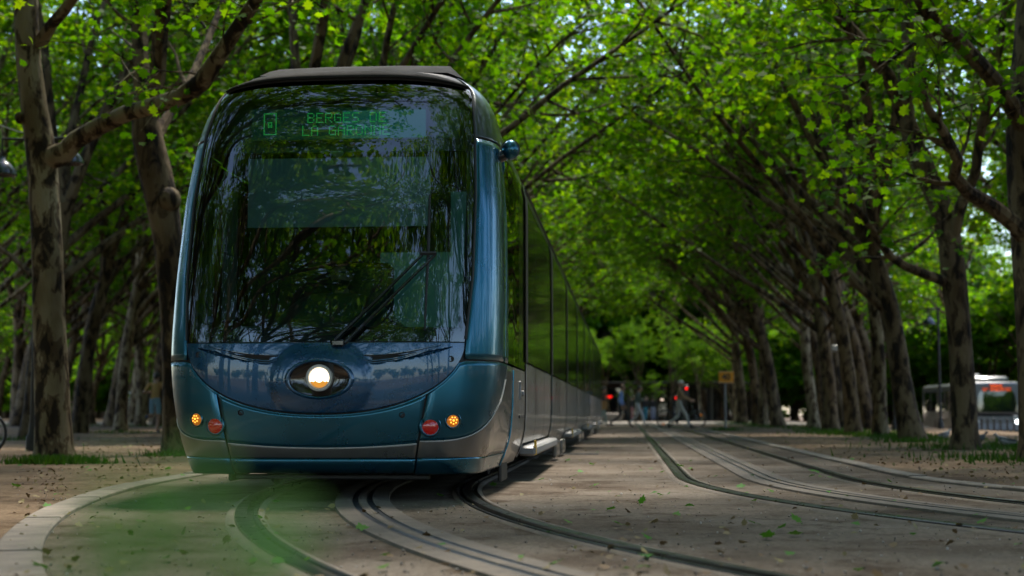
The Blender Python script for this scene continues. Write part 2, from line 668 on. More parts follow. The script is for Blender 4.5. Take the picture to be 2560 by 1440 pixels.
def build_tracks():
    a, c = curve(*KL), curve(*KR)
    b = MB()
    rows = []
    for p, q in zip(a, c):
        rows.append([(p[0] + (q[0] - p[0]) * t, p[1] + (q[1] - p[1]) * t, 0.004) for t in (0, .25, .5, .75, 1)])
    b.grid(rows, flip=True)
    tag(b.build('track_bed', M['bed']), kind='structure')
    for T in (TL, TR):
        for side in (-1, 1):
            d = side * 0.7525
            s = -side                     # towards the gauge side
            p = curve(*T, d=d)
            ww = 0.016
            con = MB()
            con.grid(sweep(p, sorted([(-.105, .003), (-.09, ww), (-.055, ww + .003), (-.05, ww - .004)])), flip=True)
            con.grid(sweep(p, sorted([(.085, ww - .004), (.09, ww + .003), (.115, ww), (.13, .003)])), flip=True)
            tag(con.build('rail_bedding', M['concrete']), kind='structure')
            r = MB()
            prof = [(-.05 * 1, ww - .004), (-.048, .026), (-.042, .03), (.018, .03), (.02, .024), (.02, .004 + .003), (.055, .004 + .003), (.058, .02), (.063, .024), (.08, .024), (.085, ww - .004)]
            prof = [(u * s, z) for u, z in prof]
            if s < 0:
                prof = prof[::-1]
            r.grid(sweep(p, prof), flip=True)
            tag(r.build('tram_rail', M['steel']), kind='structure')
        # ground-level power strip between the rails
        p = curve(*T)
        r = MB()
        r.grid(sweep(p, [(-.19, .003), (-.185, .02), (-.075, .024), (-.07, .024)]), flip=True)
        r.grid(sweep(p, [(-.028, .024), (-.022, .027), (.022, .027), (.028, .024)]), flip=True)
        r.grid(sweep(p, [(.07, .024), (.075, .024), (.185, .02), (.19, .003)]), flip=True)
        tag(r.build('power_strip', M['stripstone']), kind='structure')
        r = MB()
        for sgn in (-1, 1):
            r.grid(sweep(p, [(sgn * .049 - .022, .024), (sgn * .049 - .018, .017), (sgn * .049 + .018, .017), (sgn * .049 + .022, .024)]), flip=True)
        tag(r.build('power_strip_insert', M['apsdark']), kind='structure')
    for K, w in ((KL, .2), (KR, .18)):
        p = curve(*K)
        # evenly spaced stones along the kerb
        L = [Vector((q[0], q[1], 0)) for q in p]
        acc = [0]
        for i in range(1, len(L)):
            acc.append(acc[-1] + (L[i] - L[i - 1]).length)
        b = MB()
        st = 0.98
        s0 = 0.0
        rnd = random.Random(4)
        while s0 + st < acc[-1]:
            rows = []
            for k in range(4):
                ss = s0 + .006 + (st - .012) * k / 3
                i = max(j for j in range(len(acc)) if acc[j] <= ss)
                i = min(i, len(L) - 2)
                t = (ss - acc[i]) / max(1e-6, acc[i + 1] - acc[i])
                q = L[i].lerp(L[i + 1], t)
                n = (p[i][2] * (1 - t) + p[i + 1][2] * t).normalized()
                rows.append((q, n))
            h = 0.03 + rnd.uniform(-.005, .005)
            pr = [(-w / 2, -.02), (-w / 2, h - .008), (-w / 2 + .01, h), (w / 2 - .01, h), (w / 2, h - .008), (w / 2, -.02)]
            b.grid([[(q.x + n.x * u, q.y + n.y * u, z) for u, z in pr] for q, n in rows], flip=True)
            for q, n in (rows[0], rows[-1]):
                b.add([(q.x + n.x * u, q.y + n.y * u, z) for u, z in pr], [tuple(range(6))])
            s0 += st
        tag(b.build('kerb', M['kerb'], smooth=False), kind='structure')
    # crossing at the end of the avenue and the road on the right
    b = MB()
    b.grid([[(-60, y, .008), (10.5, y, .008)] for y in (70, 92)])
    tag(b.build('crossing_paving', M['paleroad']), kind='structure')
    b = MB()
    b.grid([[(x, y, gz(x, y) + .006) for x in (17, 20, 24, 30)] for y in (36, 50, 70, 100, 160)])
    tag(b.build('road', M['asphalt']), kind='structure')
    b = MB()
    q = gnd(1380, 1137)
    b.box((q.x + .05, q.y, .012), (1.25, .05, .014))
    o = b.build('drain_slot', M['greyplast'], smooth=False)
    tag(o, 'thin metal drain slot set across the track bed between the two tracks', 'drain')


build_ground()
build_tracks()

# ================================================================== TREES
RNG = np.random.default_rng(11)
_half = [(0, -.52), (.06, -.40), (.30, -.42), (.26, -.22), (.52, -.08), (.33, .06), (.38, .26), (.17, .22), (0, .56)]
_lf = np.array([(x, y) for x, y in _half] + [(-x, y) for x, y in _half[::-1][1:-1]])
LEAF = np.stack([_lf[:, 0], _lf[:, 1], -0.28 * np.abs(_lf[:, 0]) + 0.06 * _lf[:, 1]], 1)
NLV = len(LEAF)


def leaves_mesh(name, pos, size, mat, tilt=0.55, rng=RNG, up=None):
    """many separate lobed leaves, one small face each"""
    pos = np.asarray(pos, float)
    n = len(pos)
    az = rng.uniform(0, 2 * np.pi, n)
    tx, ty = rng.normal(0, tilt, n), rng.normal(0, tilt, n)
    if up is not None:
        tx = tx + up
    ca, sa = np.cos(az), np.sin(az)
    Rz = np.zeros((n, 3, 3))
    Rz[:, 0, 0], Rz[:, 0, 1], Rz[:, 1, 0], Rz[:, 1, 1], Rz[:, 2, 2] = ca, -sa, sa, ca, 1
    cx, sx = np.cos(tx), np.sin(tx)
    Rx = np.zeros((n, 3, 3))
    Rx[:, 0, 0], Rx[:, 1, 1], Rx[:, 1, 2], Rx[:, 2, 1], Rx[:, 2, 2] = 1, cx, -sx, sx, cx
    cy, sy = np.cos(ty), np.sin(ty)
    Ry = np.zeros((n, 3, 3))
    Ry[:, 0, 0], Ry[:, 0, 2], Ry[:, 1, 1], Ry[:, 2, 0], Ry[:, 2, 2] = cy, sy, 1, -sy, cy
    R = Rz @ Rx @ Ry
    sz = rng.uniform(size[0], size[1], n)
    V = np.einsum('nij,kj->nki', R, LEAF) * sz[:, None, None] + pos[:, None, :]
    me = bpy.data.meshes.new(name)
    me.vertices.add(n * NLV)
    me.vertices.foreach_set('co', V.reshape(-1).astype(np.float32))
    me.loops.add(n * NLV)
    me.loops.foreach_set('vertex_index', np.arange(n * NLV, dtype=np.int32))
    me.polygons.add(n)
    me.polygons.foreach_set('loop_start', np.arange(0, n * NLV, NLV, dtype=np.int32))
    me.polygons.foreach_set('loop_total', np.full(n, NLV, dtype=np.int32))
    me.materials.append(mat)
    me.update(calc_edges=True)
    me.validate()
    return me


class Tree:
    """grows trunk and limb tubes and collects leaf spots"""

    def __init__(self, seed, leafy=1.0):
        self.r = random.Random(seed)
        self.g = np.random.default_rng(seed)
        self.mb = MB()
        self.lp = []
        self.leafy = leafy

    def walk(self, p, d, L, n, wig, pull=0.0):
        p, d = Vector(p), Vector(d).normalized()
        P = [p.copy()]
        for i in range(n):
            d = d + Vector((self.r.gauss(0, wig), self.r.gauss(0, wig), self.r.gauss(0, wig) + pull))
            d.normalize()
            p = p + d * (L / n)
            P.append(p.copy())
        return P

    def pick(self, P, t):
        x = t * (len(P) - 1)
        i = min(int(x), len(P) - 2)
        return P[i].lerp(P[i + 1], x - i), (P[i + 1] - P[i]).normalized()

    def off(self, d, ang, flat=0.0):
        """a direction at an angle to d, turned round it at random"""
        u = d.orthogonal().normalized()
        w = d.cross(u)
        a = self.r.uniform(0, 2 * math.pi)
        q = d * math.cos(ang) + (u * math.cos(a) + w * math.sin(a)) * math.sin(ang)
        q.z *= (1 - flat)
        return q.normalized()

    def twig(self, p, d, L, n_leaf):
        P = self.walk(p, d, L, 3, 0.18, -0.03)
        self.mb.tube(P, [.011, .009, .006, .003], 3, caps=False)
        k = max(1, int(n_leaf * self.leafy))
        ts = self.g.uniform(.15, 1.08, k)
        for t in ts:
            q, _ = self.pick(P, min(1, t))
            self.lp.append((q.x + self.g.normal(0, .13), q.y + self.g.normal(0, .13), q.z + self.g.normal(-.03, .08)))

    def bough(self, p, d, L, r, ntw=6, nl=14, pull=0.02):
        P = self.walk(p, d, L, 5, 0.13, pull)
        self.mb.tube(P, [r, r * .8, r * .62, r * .45, r * .3, r * .15], 5, caps=False)
        for i in range(ntw):
            t = .22 + .78 * (i + self.r.random()) / ntw
            q, dd = self.pick(P, min(.99, t))
            self.twig(q, self.off(dd, self.r.uniform(.5, 1.2), .45), self.r.uniform(.6, 1.35), nl)

    def limb_along(self, P, rad, nb, bl, t0=.25, ntw=6, nl=14, sides=7):
        self.mb.tube(P, rad, sides)
        for i in range(nb):
            t = t0 + (1 - t0) * (i + self.r.random()) / nb
            q, dd = self.pick(P, min(.985, t))
            f = 1 - .35 * t
            self.bough(q, self.off(dd, self.r.uniform(.55, 1.15), .3), self.r.uniform(*bl) * f, .035 * f + .008, ntw, nl)

    def limb(self, p, d, L, r, nb=8, bl=(2.0, 3.6), pull=.05, wig=.1, t0=.25, ntw=6, nl=14):
        P = self.walk(p, d, L, 9, wig, pull)
        self.limb_along(P, [r * (1 - .82 * (i / 9) ** .85) for i in range(10)], nb, bl, t0, ntw, nl)

    def trunk(self, hf, r, lean=(0, 0), wig=.035, knob=.05):
        n = 14
        P, R = [], []
        ph = self.r.uniform(0, 6)
        for i in range(n + 1):
            t = i / n
            z = -.12 + (hf + .12) * t
            x = lean[0] * t + math.sin(t * 4.2 + ph) * wig * 3 * t
            y = lean[1] * t + math.cos(t * 3.7 + ph) * wig * 3 * t
            P.append(Vector((x, y, z)))
            fl = 1 + .5 * math.exp(-max(z, 0) / .22)
            R.append(r * fl * (1 - .2 * t) * (1 + self.r.uniform(-knob, knob)) + (.05 if i == n else 0))
        self.mb.tube(P, R, 14)
        return P

    def make(self, label, group, loc, barkm, leaf_size=(.085, .195), tilt=.62, name='plane_tree', rz=0):
        root = thing(name, loc, label, 'tree', group, rz)
        WL[root.name] = Vector((0, 0, 0))
        self.mb.build('trunk', barkm, root)
        if self.lp:
            me = leaves_mesh('crown', self.lp, leaf_size, M['leaf'], tilt, self.g)
            o = bpy.data.objects.new('crown', me)
            COL.objects.link(o)
            o.parent = root
        return root


def generic(seed, hf, r, nlead, bias, low=1, high=10.0, leafy=1.0, tilt0=(.12, .5), lean=1.0):
    """a forked plane tree whose long bare limbs slant towards +x (the side of the track)"""
    t = Tree(seed, leafy)
    P = t.trunk(hf, r, (t.r.uniform(.2, 1.1) * lean, t.r.uniform(-.5, .5)), wig=.06)
    a0 = t.r.uniform(0, 6.28)
    for i in range(nlead):
        a = a0 + 6.283 * i / nlead + t.r.uniform(-.4, .4)
        tl = t.r.uniform(*tilt0)
        d = Vector((math.cos(a) * math.sin(tl) + .14 * bias, math.sin(a) * math.sin(tl), math.cos(tl)))
        t.limb(P[-1 - (i % 3)], d, t.r.uniform(.85, 1.15) * high, r * t.r.uniform(.5, .68), nb=11, t0=.38, bl=(2.0, 3.8), pull=.02, wig=.075, ntw=6, nl=32)
    for i in range(3):                     # long slanting limbs meeting over the track
        a = t.r.uniform(-.6, .6)
        tl = t.r.uniform(.6, .95)
        d = Vector((math.cos(a) * math.sin(tl), math.sin(a) * math.sin(tl), math.cos(tl)))
        t.limb(P[-2 - 2 * i], d, t.r.uniform(8.5, 11.5), r * t.r.uniform(.36, .5), nb=12, bl=(1.6, 3.0), pull=.008, wig=.055, t0=.42, ntw=6, nl=14)
    for i in range(low):
        q = P[t.r.randint(9, 12)]
        a = t.r.uniform(0, 6.28)
        d = Vector((math.cos(a) * .75, math.sin(a) * .75, .6))
        t.limb(q, d, t.r.uniform(4.0, 6.0), r * .28, nb=7, bl=(1.2, 2.2), pull=.04, wig=.12, t0=.4, ntw=5, nl=18)
    return t


# ---- hero trees, limbs laid where the photograph shows them
def hero_left():
    """big pale trunk with one long limb curving over the tram"""
    t = Tree(101, 1.0)
    D = 18.4
    base = gnd(135, 1150)
    rel = lambda px, py, d=D: at(px, py, d) - base
    P = [rel(x, y) for x, y in ((135, 1175), (135, 1120), (132, 1040), (128, 920), (122, 800), (120, 680), (115, 560), (108, 450), (100, 360), (84, 260), (72, 160), (66, 60), (64, -60))]
    R = [.33, .255, .232, .222, .212, .205, .2, .2, .195, .175, .165, .16, .155]
    P[0].z = -.1
    t.mb.tube(P, R, 16)
    t.mb.ball(rel(52, 295, D - .1), .085, 10, 8)
    t.mb.tube([rel(112, 400), rel(150, 388, D - .1), rel(172, 372, D - .15)], [.15, .16, .125], 12)
    L = [rel(x, y, D - dd) for x, y, dd in ((150, 395, .1), (190, 350, .2), (250, 315, .4), (320, 282, .6), (395, 262, .9), (455, 240, 1.1), (505, 205, 1.3), (548, 140, 1.5), (590, 75, 1.6), (640, 0, 1.8), (680, -90, 2.0), (700, -190, 2.3))]
    t.limb_along(L, [.14, .125, .118, .112, .112, .112, .12, .1, .09, .08, .07, .05], 4, (1.0, 2.0), .7, 4, 12, 10)
    # the drooping spray above the limb
    t.bough(rel(520, 190, D - 1.3), Vector((-.8, -.3, .12)), 1.25, .016, 5, 9, -.04)
    t.bough(rel(470, 235, D - 1.1), Vector((-.55, -.4, .25)), .8, .014, 4, 8, -.02)
    t.bough(rel(560, 120, D - 1.5), Vector((.2, -.5, .3)), 1.1, .014, 4, 8, -.03)
    L2 = [rel(x, y, D - dd) for x, y, dd in ((98, 110, 0), (130, 60, .2), (165, 20, .4), (205, -40, .6), (260, -140, .9), (300, -260, 1.2))]
    t.limb_along(L2, [.1, .08, .075, .07, .06, .04], 4, (1.0, 2.0), .6, 4, 9)
    top = P[-1]
    for k in range(4):
        a = k * 1.57 + .4
        t.limb(top, Vector((math.cos(a) * .5 + .2, math.sin(a) * .5, 1)), 7, .085, nb=9, bl=(2.0, 3.5))
    return t.make('pale flaking plane tree left of the tram, one long limb curving right towards its roof', None, base, M['bark'], (.09, .15))


def hero_left2():
    """leaning trunk half hidden by the tram"""
    t = Tree(102, 1.0)
    D = 20.6
    base = gnd(452, 1135)
    rel = lambda px, py, d=D: at(px, py, d) - base
    P = [rel(x, y) for x, y in ((455, 1160), (450, 1080), (447, 960), (442, 840), (433, 720), (420, 600), (408, 520), (388, 430), (368, 340), (362, 280))]
    P[0].z = -.1
    t.mb.tube(P, [.34, .26, .24, .23, .22, .22, .24, .25, .23, .2], 14)
    t.mb.ball(rel(420, 500, D - .1), .2, 10, 8)
    t.mb.ball(rel(352, 345, D - .05), .13, 10, 8)
    t.limb_along([rel(x, y, D + dd) for x, y, dd in ((358, 300, 0), (355, 200, 0), (350, 100, .1), (340, 0, .2), (325, -120, .3), (320, -280, .3))], [.15, .13, .12, .11, .09, .05], 7, (1.6, 3.0), .35, 5, 13)
    t.limb_along([rel(x, y, D + dd) for x, y, dd in ((372, 300, 0), (395, 190, -.3), (400, 90, -.5), (412, 0, -.7), (430, -120, -1.0), (455, -280, -1.2))], [.14, .12, .12, .11, .09, .05], 7, (1.6, 3.0), .4, 5, 13)
    t.limb_along([rel(x, y, D + dd) for x, y, dd in ((375, 380, 0), (420, 290, .5), (470, 215, 1.0), (520, 100, 1.8), (560, 0, 2.4), (600, -150, 3.2))], [.09, .08, .07, .06, .05, .03], 7, (1.6, 3.0), .3, 5, 13)
    return t.make('leaning plane tree with swollen burrs, forked high up, right behind the tram left corner', None, base, M['barkdark'], (.09, .16))


def hero_right():
    """trunk at the right edge with two long limbs reaching left"""
    t = Tree(103, 1.0)
    D = 18.6
    base = gnd(2606, 1148)
    rel = lambda px, py, d=D: at(px, py, d) - base
    P = [rel(x, y) for x, y in ((2606, 1170), (2602, 1100), (2596, 980), (2590, 860), (2584, 740), (2580, 640), (2574, 540), (2566, 430), (2562, 320), (2566, 220), (2574, 100), (2580, -30))]
    P[0].z = -.1
    t.mb.tube(P, [.34, .27, .25, .24, .24, .25, .26, .25, .24, .22, .2, .18], 14)
    A = [rel(x, y, D - dd) for x, y, dd in ((2570, 600, .1), (2530, 555, .2), (2480, 515, .4), (2420, 480, .6), (2385, 440, .8), (2395, 400, 1.0), (2360, 330, 1.2), (2320, 270, 1.4), (2300, 200, 1.6))]
    t.limb_along(A, [.13, .11, .1, .09, .08, .07, .06, .05, .03], 7, (.8, 1.7), .35, 5, 10, 9)
    B = [rel(x, y, D - dd) for x, y, dd in ((2562, 330, .1), (2525, 255, .3), (2480, 195, .5), (2430, 140, .8), (2385, 90, 1.0), (2330, 55, 1.2), (2290, -20, 1.5), (2230, -140, 2.0), (2160, -280, 2.4))]
    t.limb_along(B, [.12, .11, .105, .1, .09, .085, .075, .06, .04], 8, (1.2, 2.4), .45, 5, 12, 9)
    for k in range(4):
        a = k * 1.57
        t.limb(P[-1], Vector((math.cos(a) * .5 - .3, math.sin(a) * .5, 1)), 7, .1, nb=9, bl=(2, 3.6))
    return t.make('near plane tree cut by the right edge of the photo, two thick limbs reaching left', None, base, M['barkdark'])


def hero_right2():
    """second trunk of the right row with a low bent limb"""
    t = Tree(104, 1.0)
    D = 24.3
    base = gnd(2414, 1121)
    rel = lambda px, py, d=D: at(px, py, d) - base
    P = [rel(x, y) for x, y in ((2414, 1140), (2413, 1080), (2408, 980), (2402, 880), (2394, 780), (2384, 690), (2375, 600), (2352, 520), (2320, 440), (2290, 370), (2262, 290))]
    P[0].z = -.1
    t.mb.tube(P, [.3, .22, .21, .2, .2, .215, .2, .19, .18, .17, .15], 14)
    A = [rel(x, y, D - dd) for x, y, dd in ((2372, 706, 0), (2340, 695, .2), (2300, 680, .4), (2262, 665, .6), (2225, 640, .8), (2190, 590, 1.0), (2150, 530, 1.3), (2100, 480, 1.7), (2050, 440, 2.0))]
    t.limb_along(A, [.1, .085, .08, .075, .07, .06, .055, .045, .03], 6, (.9, 1.8), .4, 5, 10, 9)
    B = [rel(x, y, D - dd) for x, y, dd in ((2262, 290, 0), (2220, 190, .3), (2150, 100, .6), (2080, 20, 1.0), (2000, -70, 1.4), (1900, -160, 1.9), (1800, -220, 2.4))]
    t.limb_along(B, [.14, .12, .11, .1, .085, .06, .03], 9, (1.5, 2.8), .3, 6, 13, 9)
    C = [rel(x, y, D + dd) for x, y, dd in ((2268, 300, 0), (2262, 180, .2), (2270, 80, .3), (2260, -20, .4), (2250, -160, .5), (2230, -330, .5))]
    t.limb_along(C, [.13, .12, .11, .1, .08, .04], 8, (1.6, 3.0), .3, 6, 13, 9)
    E = [rel(x, y, D + dd) for x, y, dd in ((2378, 620, 0), (2400, 520, -.3), (2440, 430, -.5), (2450, 340, -.6), (2470, 250, -.8), (2500, 120, -1.0), (2520, -60, -1.0))]
    t.limb_along(E, [.11, .1, .085, .08, .07, .06, .04], 7, (1.2, 2.4), .35, 5, 12, 9)
    return t.make('sturdy mottled plane tree before the bus, a thin crooked limb bent left', None, base, M['barkdark'])


hero_left()
hero_left2()
hero_right()
hero_right2()

# ---- five kinds of grown tree, copied down the rows
G_L, G_R, G_F = 'plane trees of the left grove', 'plane trees of the right row', 'plane trees closing the far end'
G_R2 = 'plane trees of the outer right row'
LAB_L = 'slender plane tree with bare mottled trunk in the left grove'
LAB_R = 'forked plane tree in the right row, limbs arching left over the track'
LAB_R2 = 'plane tree behind the right row, beside the road with the bus'
LAB_F = 'dense low-crowned plane tree closing the far end of the avenue'
kinds = []
for i, (hf, r, nl, low) in enumerate(((5.0, .24, 4, 1), (5.6, .22, 4, 2), (4.6, .26, 5, 1), (6.0, .2, 4, 2), (5.2, .23, 5, 1))):
    t = generic(200 + i, hf, r, nl, 1.0, low)
    kinds.append((t, i))
roots = [t.make(LAB_L, G_L, (0, 0, 0), M['bark'] if i % 2 else M['barkdark']) for t, i in kinds]
used = [False] * 5


def plant(k, x, y, rz, sc, label, group):
    if not used[k]:
        used[k] = True
        o = roots[k]
        o.location = (x, y, gz(x, y))
        o.rotation_euler = (0, 0, rz)
        o.scale = (sc, sc, sc)
        o['label'], o['group'] = label, group
        return o
    return copy_thing(roots[k], (x, y, gz(x, y)), rz, sc, label, group)


rt = random.Random(7)
# right row: bases read off the photograph, then on at six-metre steps
row = [(2285, 1102), (2202, 1091), (2136, 1087), (2077, 1079), (2035, 1073)]
spots = [(gnd(*p).x, gnd(*p).y) for p in row]
spots = [(x + (0.0), y) for x, y in spots]
y = spots[-1][1]
while y < 78:
    y += 5.6
    spots.append((6.2 + rt.uniform(-.3, .3), y))
for i, (x, y) in enumerate(spots):
    plant((i + 2) % 5, x, y, math.pi + rt.uniform(-.5, .5), rt.uniform(.92, 1.08), LAB_R, G_R)
for x, y in ((6.0, 12.0), (6.2, 5.5), (6.6, -2), (6.8, -8), (7.0, -14), (7.0, -20), (10.8, 3), (11, 10), (11.3, 17), (10.9, 24), (10.9, 31), (12.4, 37), (14.5, 30), (15.5, 41), (16.5, 6), (16, 16), (16, 25)):      # the row goes on beside and behind the viewer
    plant(rt.randint(0, 4), x, y, math.pi + rt.uniform(-.5, .5), 1.0, 'plane tree of the right row standing nearer than the picture shows', 'plane trees beside the viewer')
y = 60
while y < 76:
    plant(rt.randint(0, 4), 10.8 + rt.uniform(-.5, .5), y, rt.uniform(0, 6.28), rt.uniform(.95, 1.1), LAB_R2, G_R2)
    y += 7.5
for x, y in ((30, 60), (33, 74), (31, 90), (36, 106), (38, 66), (27, 112), (24, 124), (42, 90), (28, 96), (33, 118), (40, 112), (46, 104), (26, 84), (35, 84), (22, 104), (48, 118)):   # across the road
    plant(rt.randint(0, 4), x, y, rt.uniform(0, 6.28), rt.uniform(1.0, 1.25), 'plane tree on the far side of the road behind the bus', 'plane trees across the road')
y = 50.0
while y < 72:                            # a second line close behind the first
    plant(rt.randint(0, 4), 8.5 + rt.uniform(-.4, .4), y, math.pi + rt.uniform(-.7, .7), rt.uniform(.9, 1.1), LAB_R, G_R)
    y += 7.4
for y in (66, 78, 90, 102):
    plant(rt.randint(0, 4), 14.9, y, math.pi + rt.uniform(-1, 1), 1.05, LAB_R2, G_R2)
for x in (-5.2, -3.2, -1.2, .9, 2.9, 5.0, 7.2):
    plant(rt.randint(0, 4), x, 96.5 + rt.uniform(-.8, .8), rt.uniform(0, 6.28), .42, 'young slim plane tree in front of the far pavilion', 'young trees before the far pavilion')
# left grove
for px, py in ((82, 1098), (300, 1077), (350, 1066), (42, 1066), (225, 1062), (395, 1063)):
    q = gnd(px, py)
    plant(rt.randint(0, 4), q.x, q.y, rt.uniform(-1.2, 1.2), rt.uniform(.95, 1.1), LAB_L, G_L)
y = 27.0
while y < 82:
    plant(rt.randint(0, 4), -6.6 + rt.uniform(-.3, .3), y, rt.uniform(-.5, .5), rt.uniform(.92, 1.08), LAB_L, G_L)
    y += 6.3
for x0, ys in ((-11.5, 41), (-16.5, 40), (-21.5, 52), (-27, 62), (-33, 78), (-39, 78), (-45, 86), (-51, 92), (-57, 100), (-63, 106)):
    y = ys
    while y < 116:
        if not (x0 == -16.5 and abs(y - 49) < 4) and not (x0 == -11.5 and y > 76):
            plant(rt.randint(0, 4), x0 + rt.uniform(-.7, .7), y + rt.uniform(-.8, .8), rt.uniform(-1.5, 1.5), rt.uniform(.92, 1.12), LAB_L, G_L)
        y += 6.2
for x, y in ((-8.8, 8.5), (-7.5, 3.5), (-7.3, -2.5), (-7.3, -8.5), (-7.4, -14.5), (-7.4, -20.5), (-12, -12), (-12, -5), (-12, 2), (-12, 9), (-12, 17), (-23, -16), (-23, -7), (-23, 2), (-23, 11), (-28, -12), (-28, -2), (-28, 8), (-28, 17), (-17.5, -3), (-17.5, 6), (-17.5, 15), (-18, 24), (-17.5, 33), (-20.5, 43), (-24, 50), (-19.5, 38), (-24, 34)):
    plant(rt.randint(0, 4), x, y, rt.uniform(-.5, .5), 1.0, 'plane tree of the left grove standing nearer than the picture shows', 'plane trees beside the viewer')
# far end
LAB_B = 'low-crowned tree of the line behind the viewer'
low_t = generic(230, 1.5, .2, 7, .0, 10, 7.0, .8, (.3, 1.25), 0)
low_root = low_t.make(LAB_F, G_F, (-78, 130, 0), M['barkdark'], (.16, .3))
for i in range(52):
    x = -78 + (i // 2) * 4.7 + (i % 2) * 2.2 + rt.uniform(-.9, .9)
    copy_thing(low_root, (x, 126 + (i % 2) * 8 + rt.uniform(-3, 3), gz(x, 130)), rt.uniform(0, 6.28), rt.uniform(.9, 1.25))

for i in range(26):                       # the square behind the viewer is edged with low trees too
    x = -70 + i * 5.6
    copy_thing(low_root, (x * 1.5, -110 + rt.uniform(-5, 5), 0), rt.uniform(0, 6.28), rt.uniform(.6, .95), LAB_B, 'trees behind the viewer')
for i in range(8):
    copy_thing(low_root, (-32 + rt.uniform(-2, 2), -14 + i * 6.5, 0), rt.uniform(0, 6.28), 1.0, LAB_B, 'trees behind the viewer')
    copy_thing(low_root, (38 + rt.uniform(-2, 2), -10 + i * 6.5, -.5), rt.uniform(0, 6.28), 1.0, LAB_B, 'trees behind the viewer')

LAB_X = 'bushy low tree lining the far side of the road behind the bus'
for i in range(16):
    copy_thing(low_root, (21 + i * 2.3 + rt.uniform(-.6, .6), 112 - (i % 4) * 5 + rt.uniform(-3, 3) - max(0, i - 6) * 2, -.65), rt.uniform(0, 6.28), rt.uniform(1.0, 1.4), LAB_X, 'low trees across the road')

for i in range(11):                       # tall trees beyond the crossing
    plant(rt.randint(0, 4), -17 + i * 3.4 + rt.uniform(-.8, .8), 111 + (i % 2) * 7 + rt.uniform(-2, 2), rt.uniform(0, 6.28), rt.uniform(1.25, 1.5), 'tall plane tree beyond the crossing, behind the dark pavilion', 'tall trees beyond the crossing')

for x, y in ((9.5, 106), (12, 103), (14.5, 107), (17, 104), (19.5, 108), (-12, 107), (-15, 105)):
    copy_thing(low_root, (x, y, gz(x, y)), rt.uniform(0, 6.28), rt.uniform(.7, .95), 'low-crowned tree beside the far dark pavilion', 'low trees beside the far pavilion')

for i in range(8):
    copy_thing(low_root, (-9 + i * 3.1, 121 + (i % 2) * 5, 0), rt.uniform(0, 6.28), rt.uniform(1.8, 2.1), 'tall full-crowned tree closing the sky gap at the end of the avenue', 'tall full trees at the very end')

# ================================================================== THE TRAM
XC = -2.1
TRAM = thing('tram', (XC, 30.0, 0), 'dark blue and silver low-floor tram with a rounded nose and one lit round headlamp', 'tram')


def interp(tab, z):
    if z <= tab[0][0]:
        return tab[0][1]
    for (a, u), (b, v) in zip(tab, tab[1:]):
        if z <= b:
            return u + (v - u) * (z - a) / (b - a)
    return tab[-1][1]


def smooth_tab(tab, n=140):
    """dense, smoothed copy of a table so that the shell has no creases"""
    z0, z1 = tab[0][0], tab[-1][0]
    zs = [z0 + (z1 - z0) * i / n for i in range(n + 1)]
    vs = [interp(tab, z) for z in zs]
    for _ in range(18):
        vs = [vs[0]] + [(vs[i - 1] + 2 * vs[i] + vs[i + 1]) / 4 for i in range(1, n)] + [vs[-1]]
    return list(zip(zs, vs))


NOSE_W = smooth_tab([(.18, 1.06), (.3, 1.09), (.42, 1.125), (.7, 1.18), (.95, 1.21), (1.57, 1.21), (2.15, 1.195), (2.65, 1.155), (2.92, 1.1), (3.07, 1.02), (3.15, .93), (3.21, .8)])
NOSE_Y = smooth_tab([(.18, 9.80), (.3, 9.72), (.62, 9.665), (.95, 9.66), (1.15, 9.675), (1.57, 9.755), (2.15, 9.89), (2.65, 10.06), (2.92, 10.19), (3.09, 10.31), (3.21, 10.42)])
NOSE_L = smooth_tab([(.18, .72), (.95, .78), (2.15, .76), (3.07, .72), (3.21, .70)])
BODY_W = [(.18, 1.09), (.3, 1.15), (.45, 1.19), (.65, 1.2), (2.5, 1.2), (2.7, 1.165), (2.9, 1.07), (3.05, .95), (3.16, .82), (3.22, .7)]
SE = 3.6


def nose_y(x, z):
    w, y0, L = interp(NOSE_W, z), interp(NOSE_Y, z), interp(NOSE_L, z)
    u = min(.9999, abs(x) / w)
    return y0 + L * (1 - (1 - u ** SE) ** (1 / SE))


def NP(x, z, out=0.0):                      # point of the nose; out moves it towards the viewer
    return (XC + x, nose_y(x, z) - out, z)


def NA(a, z, out=0.0):
    """point by angle share a in -1..1 so that the turn of the corner stays even"""
    w, y0, L = interp(NOSE_W, z), interp(NOSE_Y, z), interp(NOSE_L, z)
    t = abs(a) * math.pi / 2
    x = w * math.sin(t) ** (2 / SE)
    y = y0 + L * (1 - max(0, math.cos(t)) ** (2 / SE))
    nx, ny = math.sin(t), -math.cos(t)
    s = 1 if a >= 0 else -1
    return (XC + s * (x + out * nx), y + out * ny, z)


def a_of(x, z):
    w = interp(NOSE_W, z)
    u = min(1, abs(x) / w)
    return (1 if x >= 0 else -1) * math.asin(u ** (SE / 2)) / (math.pi / 2)


# boundary lines of the front, all as heights over the share across the nose
def z_lip(x):        # lower bumper lip top
    return .30


def z_grey(x):       # teal above, silver below
    u = abs(x)
    return .372 + .036 * (u / .7) ** 2 + .42 * max(0, u - .78) ** 1.6 * 2.6


def z_nose(x):       # lower edge of the navy nose panel
    u = min(abs(x) / .985, .9995)
    return .605 + .50 * (1 - (1 - u ** 2.25) ** (1 / 2.0))


ZG0, ZG1 = 1.125, 3.09     # windscreen bottom and top at the middle


def half_glass(z):
    v = interp([(1.0, .975), (1.15, .985), (1.57, 1.02), (2.15, 1.025), (2.65, 1.0), (3.08, .95), (3.16, .9)], z)
    if z > 2.96:
        v -= .35 * ((z - 2.96) / .13) ** 2 * .12
    return v


